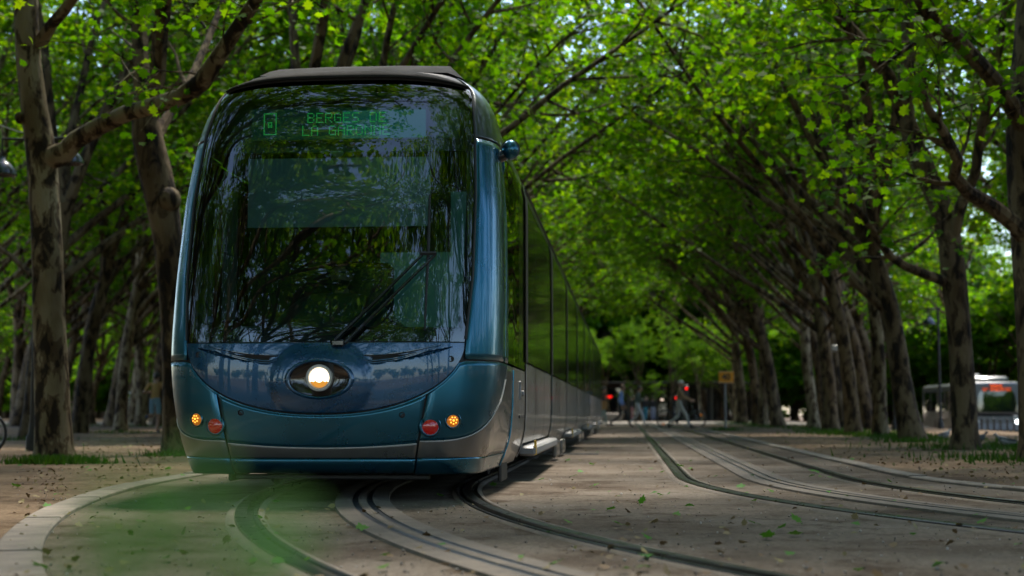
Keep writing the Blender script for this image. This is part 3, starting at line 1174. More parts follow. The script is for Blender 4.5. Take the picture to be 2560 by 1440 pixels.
def strip(x0f, x1f, z0, z1, nx, nz, out=0.0):
    """panel between two side lines x(z), from height z0 to z1 (numbers, or functions of x)"""
    P = []
    for i in range(nz + 1):
        row = []
        for j in range(nx + 1):
            s = j / nx
            zz0 = z0 if not callable(z0) else None
            zm = None
            # march: x depends on z and z on x; a few turns settle it
            z = (zz0 if zz0 is not None else .8)
            for _ in range(6):
                xa, xb = (x0f(z) if callable(x0f) else x0f), (x1f(z) if callable(x1f) else x1f)
                aa, ab = a_of(xa, z), a_of(xb, z)
                a = aa + (ab - aa) * s
                w = interp(NOSE_W, z)
                x = (1 if a >= 0 else -1) * w * math.sin(abs(a) * math.pi / 2) ** (2 / SE)
                zb = z0(x) if callable(z0) else z0
                zt = z1(x) if callable(z1) else z1
                z = zb + (zt - zb) * i / nz
            row.append(NA(a, z, out))
        P.append(row)
    return P


# --- windscreen (one tall pane), with a black band printed round its edge
zgt = lambda x: ZG1 - .055 * (abs(x) / .95) ** 3
zgb = lambda x: ZG0 - .02 + .0 * x
b = MB()
b.grid(strip(lambda z: -half_glass(z), lambda z: half_glass(z), zgb, zgt, 44, 56))
screen = b.build('windscreen', M['winglass'], TRAM)
b = MB()
b.grid(strip(lambda z: -half_glass(z), lambda z: half_glass(z), zgb, lambda x: 1.205, 30, 3, -.012))
b.grid(strip(lambda z: -half_glass(z), lambda z: -half_glass(z) + .05, lambda x: 1.2, zgt, 4, 30, -.012))
b.grid(strip(lambda z: half_glass(z) - .05, lambda z: half_glass(z), lambda x: 1.2, zgt, 4, 30, -.012))
b.grid(strip(lambda z: -half_glass(z), lambda z: half_glass(z), lambda x: zgt(x) - .018, zgt, 30, 2, -.012))
b.build('screen_border', M['blackgloss'], screen)
# --- rubber gasket round the pane
b = MB()
g = []
for i in range(31):
    z = ZG0 + (zgt(.9) - ZG0) * i / 30
    g.append(NP(half_glass(z) + .006, z, .004))
for sgn in (-1, 1):
    b.tube([(XC + sgn * (p[0] - XC), p[1], p[2]) for p in g], .009, 6)
b.tube([NP(-.92 + 1.84 * i / 30, zgt(-.92 + 1.84 * i / 30) + .006, .004) for i in range(31)], .009, 6)
b.build('gasket', M['black'], screen)


# --- corner pillars (teal), and the dark silver upper corner pieces above the joint
def pillar(sgn):
    for nm, z0, z1, mat in (('corner_pillar', .985, 2.615, M['teal']), ('upper_corner_panel', 2.63, 3.2, M['cornerdark'])):
        P = []
        for i in range(37):
            z = z0 + (z1 - z0) * i / 36
            a0 = abs(a_of(half_glass(z) + .012, z)) if z < 3.07 else abs(a_of(interp([(3.07, .93), (3.2, .8)], z), z))
            P.append([NA(sgn * (a0 + (1 - a0) * j / 14), z) for j in range(15)])
        b = MB()
        b.grid(P, flip=sgn < 0)
        # run back into the straight body
        P = []
        for i in range(37):
            z = z0 + (z1 - z0) * i / 36
            p = NA(sgn * 1.0, z)
            row = []
            yb = p[1]
            y2 = 10.74 if z < 2.6 else 11.2
            wn, wb = abs(p[0] - XC), interp(BODY_W, z)
            for j in range(7):
                s = j / 6
                y = yb + (y2 - yb) * s
                row.append((XC + sgn * (wn + (wb - wn) * smooth(yb, 11.6, y)), y, z))
            P.append(row)
        b.grid(P, flip=sgn < 0)
        b.build(nm, mat, TRAM, solid=.012, off=-1 if sgn > 0 else -1)


pillar(-1)
pillar(1)

def mound(x, z):
    e = (x / .36) ** 2 + ((z - .83) / .29) ** 2
    return .045 * max(0, 1 - e) ** .7 if e < 1 else 0


# --- navy nose panel
b = MB()
P = []
nx, nz = 150, 64
for i in range(nz + 1):
    row = []
    for j in range(nx + 1):
        aL = a_of(.985, 1.05)
        a = -aL + 2 * aL * j / nx
        w = interp(NOSE_W, 1.0)
        x = (1 if a >= 0 else -1) * w * math.sin(abs(a) * math.pi / 2) ** (2 / SE)
        zb, zt = z_nose(x) + .006, 1.098
        z = zb + (zt - zb) * i / nz
        bulge = mound(x, z)
        ax = abs(x)
        lo = 1.0 + .07 * max(0, (ax - .3) / .6) ** 2
        if .36 < ax < .9:
            wdt = .05 * (1 - ((ax - .36) / .54)) ** .6
            q = (z - (lo - wdt)) / max(.004, wdt)
            if 0 < q < 1:
                bulge -= .02 * math.sin(q * math.pi)
        row.append(NP(x, z, bulge))
    P.append(row)
b.grid(P)
_keep = [k for k, f in enumerate(b.f) if ((sum(b.v[i][0] for i in f) / 4 - XC) / .217) ** 2 + ((sum(b.v[i][2] for i in f) / 4 - .845) / .125) ** 2 > 1]
b.f, b.m = [b.f[k] for k in _keep], [0] * len(_keep)
nosep = b.build('nose_panel', M['navy'], TRAM, solid=.01, off=-1)
# dark slots either side of the mound
for sgn in (-1, 1):
    up, dn, mid = [], [], []
    for j in range(25):
        s = j / 24
        x = .30 + .53 * s
        zt = 1.012 + .075 * s ** 2
        th = (.052 + .012 * s) * (1 - s ** 1.6) + .004
        if s < .12:
            th *= .55 + .45 * s / .12
        up.append(NP(sgn * x, zt, .006))
        mid.append(NP(sgn * x, zt - th * .5, -.004))
        dn.append(NP(sgn * x, zt - th, .008))
    b = MB()
    b.grid([dn, mid, up], flip=sgn < 0)
    b.build('nose_slot', M['black'], nosep)
    b = MB()
    for o_, r_ in ((dn, .0045), (up, .0045)):
        b.tube(o_, r_, 5)
    b.tube([((p[0] + q[0]) / 2, (p[1] + q[1]) / 2 - .012, (p[2] + q[2]) / 2) for p, q in zip(mid, dn)], .004, 5)
    b.build('slot_edge', M['navy'], nosep)

# --- headlamp: raised oval rim, dark eye-shaped recess, pale bezel, bright lens
HX, HZ = 0.0, .845
hy = nose_y(0, HZ) - .045


def eye(s, k=40):
    out = []
    for i in range(k):
        a = 2 * math.pi * i / k
        x = .212 * s * math.cos(a)
        z = .122 * s * (math.sin(a) if True else 0)
        out.append((x, z))
    return out


lamp_o = MB()
rings = []
for s, pr in ((1.15, .001), (1.1, .008), (1.04, .010), (.99, .006), (.96, -.01), (.8, -.028), (.5, -.034), (.3, -.035)):
    k = 1.0 if s > .9 else .93 / .95
    rings.append([NP(HX + x, HZ + z, mound(HX + x, HZ + z) + pr) for x, z in eye(s * k)])
rings = [r + [r[0]] for r in rings]
lamp_o.grid(rings, flip=True)
hl = lamp_o.build('headlight', M['eye'], TRAM)
b = MB()
b.grid([[(x, y - .0015, z) for x, y, z in r] for r in rings[:4]], flip=True)
b.build('recess_rim', M['navy'], hl)
b = MB()
b.lathe([(.092, .03), (.094, -.004), (.09, -.012), (.074, -.013), (.068, -.006), (.066, .012)], (XC, hy + .01, HZ + .008), 'y', 40)
for a in (-2.36, -.78, 1.57):
    b.ball((XC + .081 * math.cos(a + math.pi), hy - .004, HZ + .008 + .081 * math.sin(-a)), .005, 8, 6)
b.build('bezel', M['lightbezel'], hl)
b = MB()
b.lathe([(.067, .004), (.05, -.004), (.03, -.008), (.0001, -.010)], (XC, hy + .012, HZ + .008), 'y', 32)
_mi = [1 if sum(b.v[i][2] for i in f) / len(f) < HZ - .012 else 0 for f in b.f]  # lower lens faces carry the painted reflection of sky and trees
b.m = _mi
b.build('lens', [M['lamp'], M['lensreflect']], hl)

# --- bumper: teal middle and wings, silver belt, lower lip; seams left open between the pieces
SEAM = lambda z: .735 - .165 * (.75 - z) / .55 * .62


def bumper_piece(name, mat, x0, x1, z0, z1, nx=28, nz=10, out=0.0):
    b = MB()
    b.grid(strip(x0, x1, z0, z1, nx, nz, out))
    return b.build(name, mat, TRAM, solid=.012, off=-1)


g7 = .007
bumper_piece('bumper', M['teal'], lambda z: -SEAM(z) + g7, lambda z: SEAM(z) - g7, lambda x: z_grey(x), lambda x: z_nose(x) - g7)
bumper_piece('bumper_belt', M['silver'], lambda z: -SEAM(z) + g7, lambda z: SEAM(z) - g7, .304, lambda x: z_grey(x) - .001)


def lip(x0, x1, nx=30):
    P = []
    for i in range(13):
        q = i / 12
        z = .302 - .108 * q
        bul = .022 * math.sin(q * math.pi) ** .6 - .05 * max(0, q - .75) * 4 * .25
        row = []
        for j in range(nx + 1):
            xa, xb = x0(z), x1(z)
            x = xa + (xb - xa) * j / nx
            row.append(NA(a_of(x, z), z, bul))
        P.append(row)
    b = MB()
    b.grid(P, flip=True)
    return b


lip(lambda z: -SEAM(z) + g7, lambda z: SEAM(z) - g7).build('bumper_lip', M['teal'], TRAM, solid=.01, off=-1)


def wing(sgn):
    """corner wing from the seam round to the cab side: teal above the sweep line, silver below"""
    def side(a, z, n=8):
        p = NA(sgn * 1.0, z)
        wn, wb = abs(p[0] - XC), interp(BODY_W, z)
        y = p[1] + (11.25 - p[1]) * a
        return (XC + sgn * (wn + (wb - wn) * smooth(p[1], 11.6, y)), y, z)

    def pt(s, z):
        """s 0..1 round the corner, 1..2 along the side"""
        if s <= 1:
            a0 = abs(a_of(min(SEAM(min(z, .75)) + g7, .985), z))
            return NA(sgn * (a0 + (1 - a0) * s), z)
        return side(s - 1, z)

    def sweepz(s):       # the line between teal and silver rises round the corner
        return z_grey(SEAM(.4)) + .015 + (.60 * (s / 1.35) ** 2.6 if s < 1.35 else .60)
    ss = [i / 16 for i in range(17)] + [1 + .1 * i for i in range(1, 11)]
    topz = .972
    up, lo, li = [], [], []
    nn = 16
    for i in range(nn + 1):
        ru, rl = [], []
        for s in ss:
            # top follows the nose panel edge near the seam, then the joint line
            if s <= 1:
                a0 = abs(a_of(SEAM(.7) + g7, .8))
                x = interp(NOSE_W, .9) * math.sin((a0 + (1 - a0) * s) * math.pi / 2) ** (2 / SE)
                zt = min(topz, z_nose(min(x, .984)) - g7) if x < .984 else topz
            else:
                zt = topz
            zg = min(sweepz(s), zt - .002)
            zu = zg + (zt - zg) * i / nn
            zl = .304 + (zg - .001 - .304) * i / nn
            ru.append(pt(s, zu))
            rl.append(pt(s, zl))
        up.append(ru)
        lo.append(rl)
    b = MB()
    b.grid(up, flip=sgn < 0)
    wg = b.build('bumper_wing', M['teal'], TRAM, solid=.012, off=-1)
    b = MB()
    b.grid(lo, flip=sgn < 0)
    b.build('wing_belt', M['silver'], wg, solid=.012, off=-1)
    b = MB()
    for k in range(9):
        q = k / 8
        z = .302 - .115 * q
        li.append([pt(s, z) if q < .01 else tuple(Vector(pt(s, z)) + Vector((0, -.016 * math.sin(q * 3.14) * max(0, 1 - s), 0))) for s in ss])
    b.grid(li, flip=sgn > 0)
    b.build('wing_lip', M['teal'], wg, solid=.01, off=-1)
    # pale edge line along the sweep
    b = MB()
    ln = []
    for s in ss:
        z = sweepz(s)
        if z < .95:
            p = Vector(pt(s, z))
            c = Vector((XC, 10.9, z))
            ln.append(p + (p - c).normalized() * .003)
    b.tube(ln, .0035, 5)
    b.build('edge_line', M['lightbezel'], wg)


wing(-1)
wing(1)
b = MB()
b.tube([NP(-SEAM(.4) + .01 + (2 * SEAM(.4) - .02) * i / 40, z_grey(-SEAM(.4) + .01 + (2 * SEAM(.4) - .02) * i / 40), .002) for i in range(41)], .0035, 5)
b.build('edge_line', M['lightbezel'], TRAM)
b = MB()
b.tube([NP(-.95 + 1.9 * i / 60, z_nose(-.95 + 1.9 * i / 60) - .008, .0) for i in range(61)], .005, 5)
b.build('nose_edge_line', M['teal'], TRAM)

# dark backing behind every seam
b = MB()
P = []
for i in range(26):
    z = .2 + (1.115 - .2) * i / 25
    row = []
    for j in range(41):
        a = -1 + 2 * j / 40
        p = NA(a, z, -.022)
        row.append(p)
    P.append(row)
b.grid(P)
b.build('front_frame', M['black'], TRAM)
b = MB()
for sgn in (-1, 1):
    P = []
    for i in range(60):
        z = .95 + (3.17 - .95) * i / 59
        a0 = abs(a_of(half_glass(z) - .01, z)) if z < 3.03 else .3
        r = [NA(sgn * (a0 + (1 - a0) * j / 10), z, -.02) for j in range(11)]
        P.append(r)
    b.grid(P, flip=sgn < 0)
b.build('pillar_frame', M['black'], TRAM)


# --- lamps in the wings
def round_lamp(name, x, z, r, lens, led):
    y = nose_y(x, z)
    tilt = math.atan2(nose_y(abs(x) + .01, z) - nose_y(abs(x) - .01, z), .02) * (1 if x > 0 else -1)
    o = MB()
    c = (0, 0, 0)
    o.lathe([(r * 1.32, .004), (r * 1.3, -.004), (r * 1.18, -.008), (r * 1.06, .006), (r * 1.0, .02)], c, 'y', 28)
    q = MB()
    q.lathe([(r * 1.0, .004), (r * .8, -.007), (r * .45, -.013), (.0001, -.015)], c, 'y', 24)
    h = MB()
    if led:
        h.lathe([(r * .2, -.010), (r * .15, -.017), (.0001, -.018)], c, 'y', 10)
        for k in range(7):
            a = 2 * math.pi * k / 7 + .2
            h.box((r * .5 * math.cos(a), -.0125, r * .5 * math.sin(a)), (r * .19, .004, r * .19))
    ca, sa = math.cos(tilt), math.sin(tilt)

    def put(mb):
        mb.v = [(XC + x + vx * ca - vy * sa, y + vx * sa + vy * ca, z + vz) for vx, vy, vz in mb.v]
    for mb in (o, q, h):
        put(mb)
    ro = o.build(name, M['teal'], TRAM)
    q.build('lens', lens, ro)
    if led:
        h.build('led_cluster', M['amberhot'], ro)


round_lamp('turn_signal', -.90, .572, .046, M['amber'], True)
round_lamp('turn_signal', .905, .562, .046, M['amber'], True)
round_lamp('tail_light', -.755, .528, .058, M['redlens'], False)
round_lamp('tail_light', .755, .522, .058, M['redlens'], False)
for x, z in ((-.56, .615), (.565, .6), (-.885, 1.02), (.895, .985)):
    b = MB()
    b.lathe([(.021, .004), (.021, -.006), (.017, -.008), (.014, -.001), (.0001, -.002)], (XC + x, nose_y(x, z) + .001, z), 'y', 18)
    b.build('socket_cap', M['black'], TRAM)

# --- roof lip over the windscreen, roof cover
def roof_section(y, w0, h0, k=18):
    return [(XC + w0 * math.cos(math.pi * j / k), y, h0[0] + (h0[1] - h0[0]) * math.sin(math.pi * j / k) ** .55) for j in range(k + 1)]


b = MB()
R_ = []
for i in range(9):
    s = i / 8
    row = []
    for j in range(41):
        x = -.93 + 1.86 * j / 40
        za = zgt(x) + .014
        zb = 3.27 - .15 * abs(x / .93) ** 3.5
        z = za + (zb - za) * s ** .8
        xx = x * (1 - .07 * s)
        row.append((XC + xx, nose_y(xx * .98, min(z, 3.04)) + .12 * s + .4 * s ** 2 - .012 + .25 * max(0, z - 3.04), z))
    R_.append(row)
b.grid(R_)
b.build('roof_lip', M['roofpaint'], TRAM, solid=.012, off=-1)
b = MB()
sec = []
for y, w, z1 in ((10.72, .86, 3.23), (10.95, .84, 3.32), (11.2, .82, 3.4), (11.5, .8, 3.44), (14.4, .8, 3.44), (14.5, .8, 3.2)):
    sec.append([(XC - w - .05, y, 3.12), (XC - w, y, 3.12 + (z1 - 3.12) * .55), (XC - w + .12, y, z1), (XC - .3, y, z1 + .012), (XC + .3, y, z1 + .012), (XC + w - .12, y, z1), (XC + w, y, 3.12 + (z1 - 3.12) * .55), (XC + w + .05, y, 3.12)])
b.grid(sec, flip=True)
b.build('roof_cover', M['roofpaint'], TRAM)

# --- cab side panels behind the pillars (glazed above, silver below)
LEN_END = 52.0


def side_panel(sgn, y0, y1, z0, z1, out=0.0, nz=14, ny=2):
    P = []
    for i in range(nz + 1):
        z = z0 + (z1 - z0) * i / nz
        row = []
        for j in range(ny + 1):
            y = y0 + (y1 - y0) * j / ny
            w = interp(BODY_W, z)
            if y < 11.6:
                p = NA(1.0, min(z, 3.16))
                wn = p[0] - XC
                w = wn + (w - wn) * smooth(p[1], 11.6, y)
            row.append((XC + sgn * (w + out), y, z))
        P.append(row)
    m = MB()
    m.grid(P, flip=sgn < 0)
    return m


for sgn in (-1, 1):
    side_panel(sgn, 10.75, 11.9, .99, 2.6, 0, 16, 6).build('cab_side_window', M['cabglass'], TRAM)
    side_panel(sgn, 11.91, 12.62, .99, 2.6, .001).build('cab_door_window', M['sidewin'], TRAM)
    side_panel(sgn, 11.21, 12.62, 2.61, 3.2, -.002, 10, 6).build('cab_roof_side', M['cornerdark'], TRAM)
    d = side_panel(sgn, 11.265, 12.62, .19, .975, 0, 12, 5).build('cab_door_panel', M['sidepanel'], TRAM)
    b = MB()
    b.box((XC + sgn * 1.2, 11.95, .80), (.03, .03, .16), bev=.008)
    b.build('handle', M['greyplast'], d, smooth=False)
    b = MB()
    b.box((XC + sgn * 1.205, 12.25, .78), (.03, .05, .05), bev=.008)
    b.build('lock', M['greyplast'], d, smooth=False)
    b = MB()
    b.box((XC + sgn * 1.196, 12.2, .58), (.02, .55, .025))
    b.build('vent_slot', M['black'], d, smooth=False)
    side_panel(sgn, 11.252, 11.3, .2, .95, .004, 10, 1).build('edge_trim', M['bluetrim'], d, solid=.006)
    # camera pod on the driver's right
    if sgn < 0:
        continue
    m = MB()
    px = XC + sgn * 1.235
    m.ball((px, 10.62, 2.6), .07, 20, 14, sc=(.95, 1.15, 1.1))
    pod = m.build('camera_pod', M['teal'], TRAM)
    m = MB()
    m.tube([(px - sgn * .12, 10.64, 2.54), (px - sgn * .02, 10.62, 2.57)], [.05, .04], 12)
    m.lathe([(.0745, -.004), (.0745, .004)], (px, 10.60, 2.6), 'y', 24)
    m.build('pod_arm', M['blackgloss'], pod)

# --- body modules down the length: dark glass bays, silver doors and panels, joint posts
posts = [12.7, 17.1, 21.5, 25.9, 30.3, 34.7, 39.1, 43.5, 47.9, 51.6]
for i, (y0, y1) in enumerate(zip(posts, posts[1:])):
    door = i % 2 == 0
    for sgn in (-1, 1):
        ym = (y0 + y1) / 2
        cuts = [y0 + .1, y0 + (y1 - y0) * .33, y0 + (y1 - y0) * .66, y1 - .1] if door else [y0 + .1, ym, y1 - .1]
        for c0, c1 in zip(cuts, cuts[1:]):
            w = side_panel(sgn, c0 + .008, c1 - .008, 1.07, 2.56, .003).build('window', M['sidewin'], TRAM)
            dp = side_panel(sgn, c0 + .02, c1 - .02, .2 if not door else .34, 1.055, .0, 10).build('door_leaf' if door else 'side_panel', M['sidepanel'], TRAM)
        side_panel(sgn, y0 + .1, y1 - .1, 2.57, 3.2, -.003, 12).build('roof_side', M['cornerdark'], TRAM)
        m = side_panel(sgn, y0 - .14, y0 + .14, 1.06, 2.66, .014, 12)
        m.build('joint_post', M['postblack'], TRAM)
        m = side_panel(sgn, y0 - .05, y0 + .05, .22, 1.05, .008, 10)
        m.build('joint_trim', M['bluetrim'] if i % 2 else M['greyplast'], TRAM)
        m = MB()
        m.tube([(XC + sgn * 1.195, y0, 2.63), (XC + sgn * 1.195, y1, 2.63)], .012, 6)
        m.build('gutter', M['black'], TRAM)
        if door:
            m = MB()
            m.box((XC + sgn * 1.2, ym, .27), (.16, (y1 - y0) - .3, .09), bev=.02)
            st = m.build('door_step', M['greyplast'], TRAM)
            m = MB()
            m.box((XC + sgn * 1.275, y0 + .2, .3), (.02, .06, .13))
            m.build('step_marker', M['yellow'], st, smooth=False)
        else:
            m = MB()
            for dy in (-.85, .85):
                m = MB()
                m.box((XC + sgn * 1.19, ym + dy, .15), (.05, .9, .2), bev=.015)
                m.build('bogie_cover', M['silver'], TRAM)
m = MB()
for y0, y1 in ((12.6, 51.7),):
    m.grid([[(XC + s * interp(BODY_W, z) - s * .03, y, z) for s, z in [(-1, .25 + .1 * k) for k in range(30)] + [(1, 3.15 - .1 * k) for k in range(30)]] for y in (y0, y1)])
    ring = [(XC + s * (interp(BODY_W, z) - .03), y1, z) for s, z in [(-1, .25 + .1 * k) for k in range(30)] + [(1, 3.15 - .1 * k) for k in range(30)]]
    m.add(ring, [tuple(range(60))])
m.build('body_shell', M['black'], TRAM, smooth=False)
m = MB()
for y0 in range(15, 50, 5):
    m.box((XC, y0 + 2, 3.24), (1.5, 4.2, .26), bev=.08)
m.build('roof_equipment', M['roofpaint'], TRAM)
m = MB()
m.box((XC, 31.5, .28), (2.1, 39.5, .14))
m.box((XC, 11.3, .25), (2.0, 1.8, .1))
m.build('underframe', M['darkmetal'], TRAM, smooth=False)
for yb in (14.3, 20.2, 29, 37.5, 46):
    for dy in (-.9, .9):
        for sgn in (-1, 1):
            m = MB()
            m.lathe([(.27, -.06), (.3, -.05), (.3, .05), (.27, .06), (.1, .07), (.0001, .07)], (XC + sgn * .7525, yb + dy, .33), 'x', 28)
            m.build('wheel', M['darkmetal'], TRAM)
# catcher bar slung below the bumper
m = MB()
m.box((XC + .03, 9.98, .165), (1.38, .05, .035), bev=.008)
m.box((XC - .42, 10.05, .2), (.06, .12, .1), bev=.01)
m.box((XC + .36, 10.05, .2), (.06, .12, .1), bev=.01)
m.build('catcher_bar', M['darkmetal'], TRAM, smooth=False)
m = MB()
m.lathe([(.09, -.03), (.11, 0), (.09, .03)], (XC - .45, 10.3, .2), 'x', 18)
m.build('sand_pipe_roller', M['darkmetal'], TRAM)
for sgn in (-1, 1):
    m = MB()
    m.box((XC + sgn * 1.09, 11.6, .15), (.03, .55, .17), bev=.01)
    m.build('skirt_guard', M['darkmetal'], TRAM)

# --- wiper: two parallel arms to a yoke carrying one upright blade
def on_screen(px, py, out=.05):
    lo, hi = 9.3, 11.5
    for _ in range(40):
        mid = (lo + hi) / 2
        p = at(px, py, mid)
        if mid < nose_y(max(-1.0, min(1.0, p.x - XC)), max(.2, min(3.1, p.z))):
            lo = mid
        else:
            hi = mid
    p = at(px, py, lo)
    p.y -= out
    return p


m = MB()
m.tube([on_screen(840, 852, .05), on_screen(950, 748, .07), on_screen(1058, 640, .06)], [.014, .012, .010], 6)
m.tube([on_screen(866, 858, .05), on_screen(975, 752, .07), on_screen(1090, 640, .06)], [.014, .012, .010], 6)
m.box(on_screen(848, 858, .03), (.1, .05, .05), bev=.012)
wp = m.build('wiper', M['blackgloss'], TRAM)
m = MB()
m.tube([on_screen(1054, 636, .07), on_screen(1094, 636, .07)], .015, 6)
m.tube([on_screen(1076, 490, .035), on_screen(1073, 640, .05), on_screen(1064, 800, .035)], [.007, .012, .006], 6)
m.tube([on_screen(1076, 488, .02), on_screen(1073, 640, .022), on_screen(1063, 824, .02)], .006, 5)
m.build('wiper_blade', M['black'], wp)

# --- cab interior
CABY = 11.6
m = MB()
m.box((XC, CABY + .05, 2.0), (2.1, .04, 2.0))
for zc, th in ((1.02, .03), (2.98, .03)):       # cab floor and ceiling follow the curve of the nose
    out = []
    for k in range(21):
        x = -.9 + 1.8 * k / 20
        out.append((XC + x, nose_y(x, zc) + .09))
    out += [(XC + .92, CABY), (XC - .92, CABY)]
    m.prism(out, zc - th / 2, zc + th / 2, axis='z')
m.build('cab_wall', M['cabdark'], TRAM, smooth=False)


def panel_px(mb, x0, y0, x1, y1, depth, th=.02):
    a, c = at(x0, y0, depth), at(x1, y1, depth)
    mb.box(((a.x + c.x) / 2, depth, (a.z + c.z) / 2), (abs(c.x - a.x), th, abs(c.z - a.z)))
    return mb


panel_px(MB(), 952, 632, 1150, 832, 11.5).build('partition_window', M['addedglow'], TRAM, smooth=False)  # opaque panel brightened by added glow
panel_px(MB(), 1128, 480, 1166, 830, 11.3).build('rear_quarter_panel', M['addedglow'], TRAM, smooth=False)
panel_px(MB(), 560, 480, 590, 800, 11.0, .03).build('cab_post', M['cabgreen'], TRAM, smooth=False)
panel_px(MB(), 622, 398, 1076, 565, 10.42, .008).build('sun_blind', M['blind'], TRAM, smooth=False)
panel_px(MB(), 540, 262, 1160, 376, 10.6, .03).build('header_panel', M['cabgreen'], TRAM, smooth=False)
DEP = 10.42
disp = panel_px(MB(), 632, 275, 1066, 345, DEP, .03).build('destination_display', M['dispboard'], TRAM, smooth=False)
panel_px(MB(), 856, 277, 1064, 343, DEP - .02, .004).build('lit_half', M['disptint'], disp, smooth=False)
panel_px(MB(), 1084, 275, 1150, 345, DEP, .03).build('side_display', M['cabgreen'], TRAM, smooth=False)
FONT = {'A': '0E11111F111111', 'B': '1E11111E11111E', 'D': '1E11111111111E', 'E': '1F10101E10101F', 'G': '0E11101711110F', 'L': '1010101010101F', 'N': '1119151311 1111'.replace(' ', ''),
        'O': '0E11111111110E', 'R': '1E11111E141211', 'S': '0F10100E01011E', ' ': '00000000000000', 'I': '0E04040404040E', 'T': '1F040404040404', 'U': '1111111111110E', 'C': '0E11101010110E', 'Q': '0E11111115120D', 'P': '1E11111E101010',
        '0': '0E11131519110E', '2': '0E11010204081F', '-': '0000001F000000', 'M': '111B1515111111'}


def led_text(mb, text, x0, z0, y, dot, pitch, cw=6):
    """rows of small square lamps spelling a text; x0,z0 is its top left corner"""
    for ci, ch in enumerate(text):
        g = FONT[ch]
        for r in range(7):
            bits = int(g[2 * r:2 * r + 2], 16)
            for c in range(5):
                if bits >> (4 - c) & 1:
                    mb.box((x0 + (ci * cw + c) * pitch, y, z0 - r * pitch), (dot, .003, dot))


m = MB()
a, c = at(770, 284, DEP - .03), at(660, 284, DEP - .03)
pit = .0113
led_text(m, 'BERGES DE', a.x, a.z, DEP - .03, pit * .62, pit, 5.8 if False else 6)
a2 = at(757, 316, DEP - .03)
led_text(m, 'LA GARONNE', a2.x, a2.z, DEP - .03, pit * .62, pit, 6)
a3 = at(661, 285, DEP - .03)
for r in range(15):                       # boxed line letter
    for cc in range(9):
        if r in (0, 14) or cc in (0, 8) or (cc in (3, 4, 5) and r in (6, 7, 8, 9) and not (cc == 4 and r == 7)):
            m.box((a3.x + cc * pit, DEP - .03, a3.z - r * pit), (pit * .62, .003, pit * .62))
m.build('display_lettering', M['led'], disp, smooth=False)
# dashboard: a broad rounded hood
m = MB()
P = []
for i in range(15):
    s = i / 14
    row = []
    for j in range(31):
        x = -1.0 + 2.0 * j / 30
        hump = .30 * math.exp(-((x + .02) / .42) ** 4) + .06
        y = max(nose_y(x, 1.14) + .06, 9.9) + .6 * s
        z = 1.12 + hump * math.sin(min(1, s * 1.6) * math.pi / 2) ** .8
        row.append((XC + x, y, z))
    P.append(row)
m.grid(P)
dash = m.build('dashboard', pbr('dash_plastic', (0.03, 0.06, 0.062), 0.45, var=.1), TRAM, solid=.02)
for px in (622, 992):
    m = MB()
    q = at(px, 824, 10.02)
    m.box(q, (.14, .05, .05), bev=.015)
    nb = m.build('fleet_number_display', M['cabgreen'], TRAM)
    m = MB()
    led_text(m, '20-20-20' if px < 800 else '22-22-02', q.x - .045, q.z + .008, q.y - .028, .0018, .0021)
    m.build('number_dots', M['numled'], nb, smooth=False)
m = MB()
q = at(822, 818, 10.06)
m.box(q, (.1, .03, .035), bev=.008)
m.build('dash_notice', pbr('red_sticker', (.4, .05, .03), .5), TRAM)
m = MB()
q = at(525, 800, 10.15)
m.lathe([(.028, -.003), (.028, .003)], q, 'y', 16)
m.build('round_sticker', pbr('blue_sticker', (.04, .15, .5), .5), TRAM)
m = MB()
q = at(843, 384, 10.3)
m.lathe([(.05, .012), (.052, .0), (.03, -.022), (.012, -.03), (.0001, -.031)], q, 'z', 20)
m.build('cab_lamp', pbr('cab_lamp_cover', (.25, .4, .4), .2, coat=1), TRAM)
m = MB()
q = at(905, 730, 11.2)
m.box((q.x, 11.25, 1.5), (.5, .1, .62), bev=.05)
m.box((q.x, 11.0, 1.18), (.5, .5, .12), bev=.04)
m.build('driver_seat', M['black'], TRAM)
m = MB()
m.tube([at(505, 420, 10.5), at(530, 445, 10.5), at(546, 470, 10.5), at(548, 500, 10.55)], .006, 6)
m.build('cab_cable', M['cabpale'], TRAM)

# ================================================================== PEOPLE
PEND = []
CLOTH = {}


def cloth(name, col, rough=.85):
    if name not in CLOTH:
        CLOTH[name] = pbr('cloth_' + name, col, rough, var=.15, vscale=9)
    return CLOTH[name]


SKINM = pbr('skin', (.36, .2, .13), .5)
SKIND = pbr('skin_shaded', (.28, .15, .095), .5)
HAIRM = pbr('dark_hair', (.015, .012, .01), .55)
LIPM = pbr('lips', (.2, .07, .055), .5)
EYEM = pbr('eye_dark', (.02, .015, .012), .2)


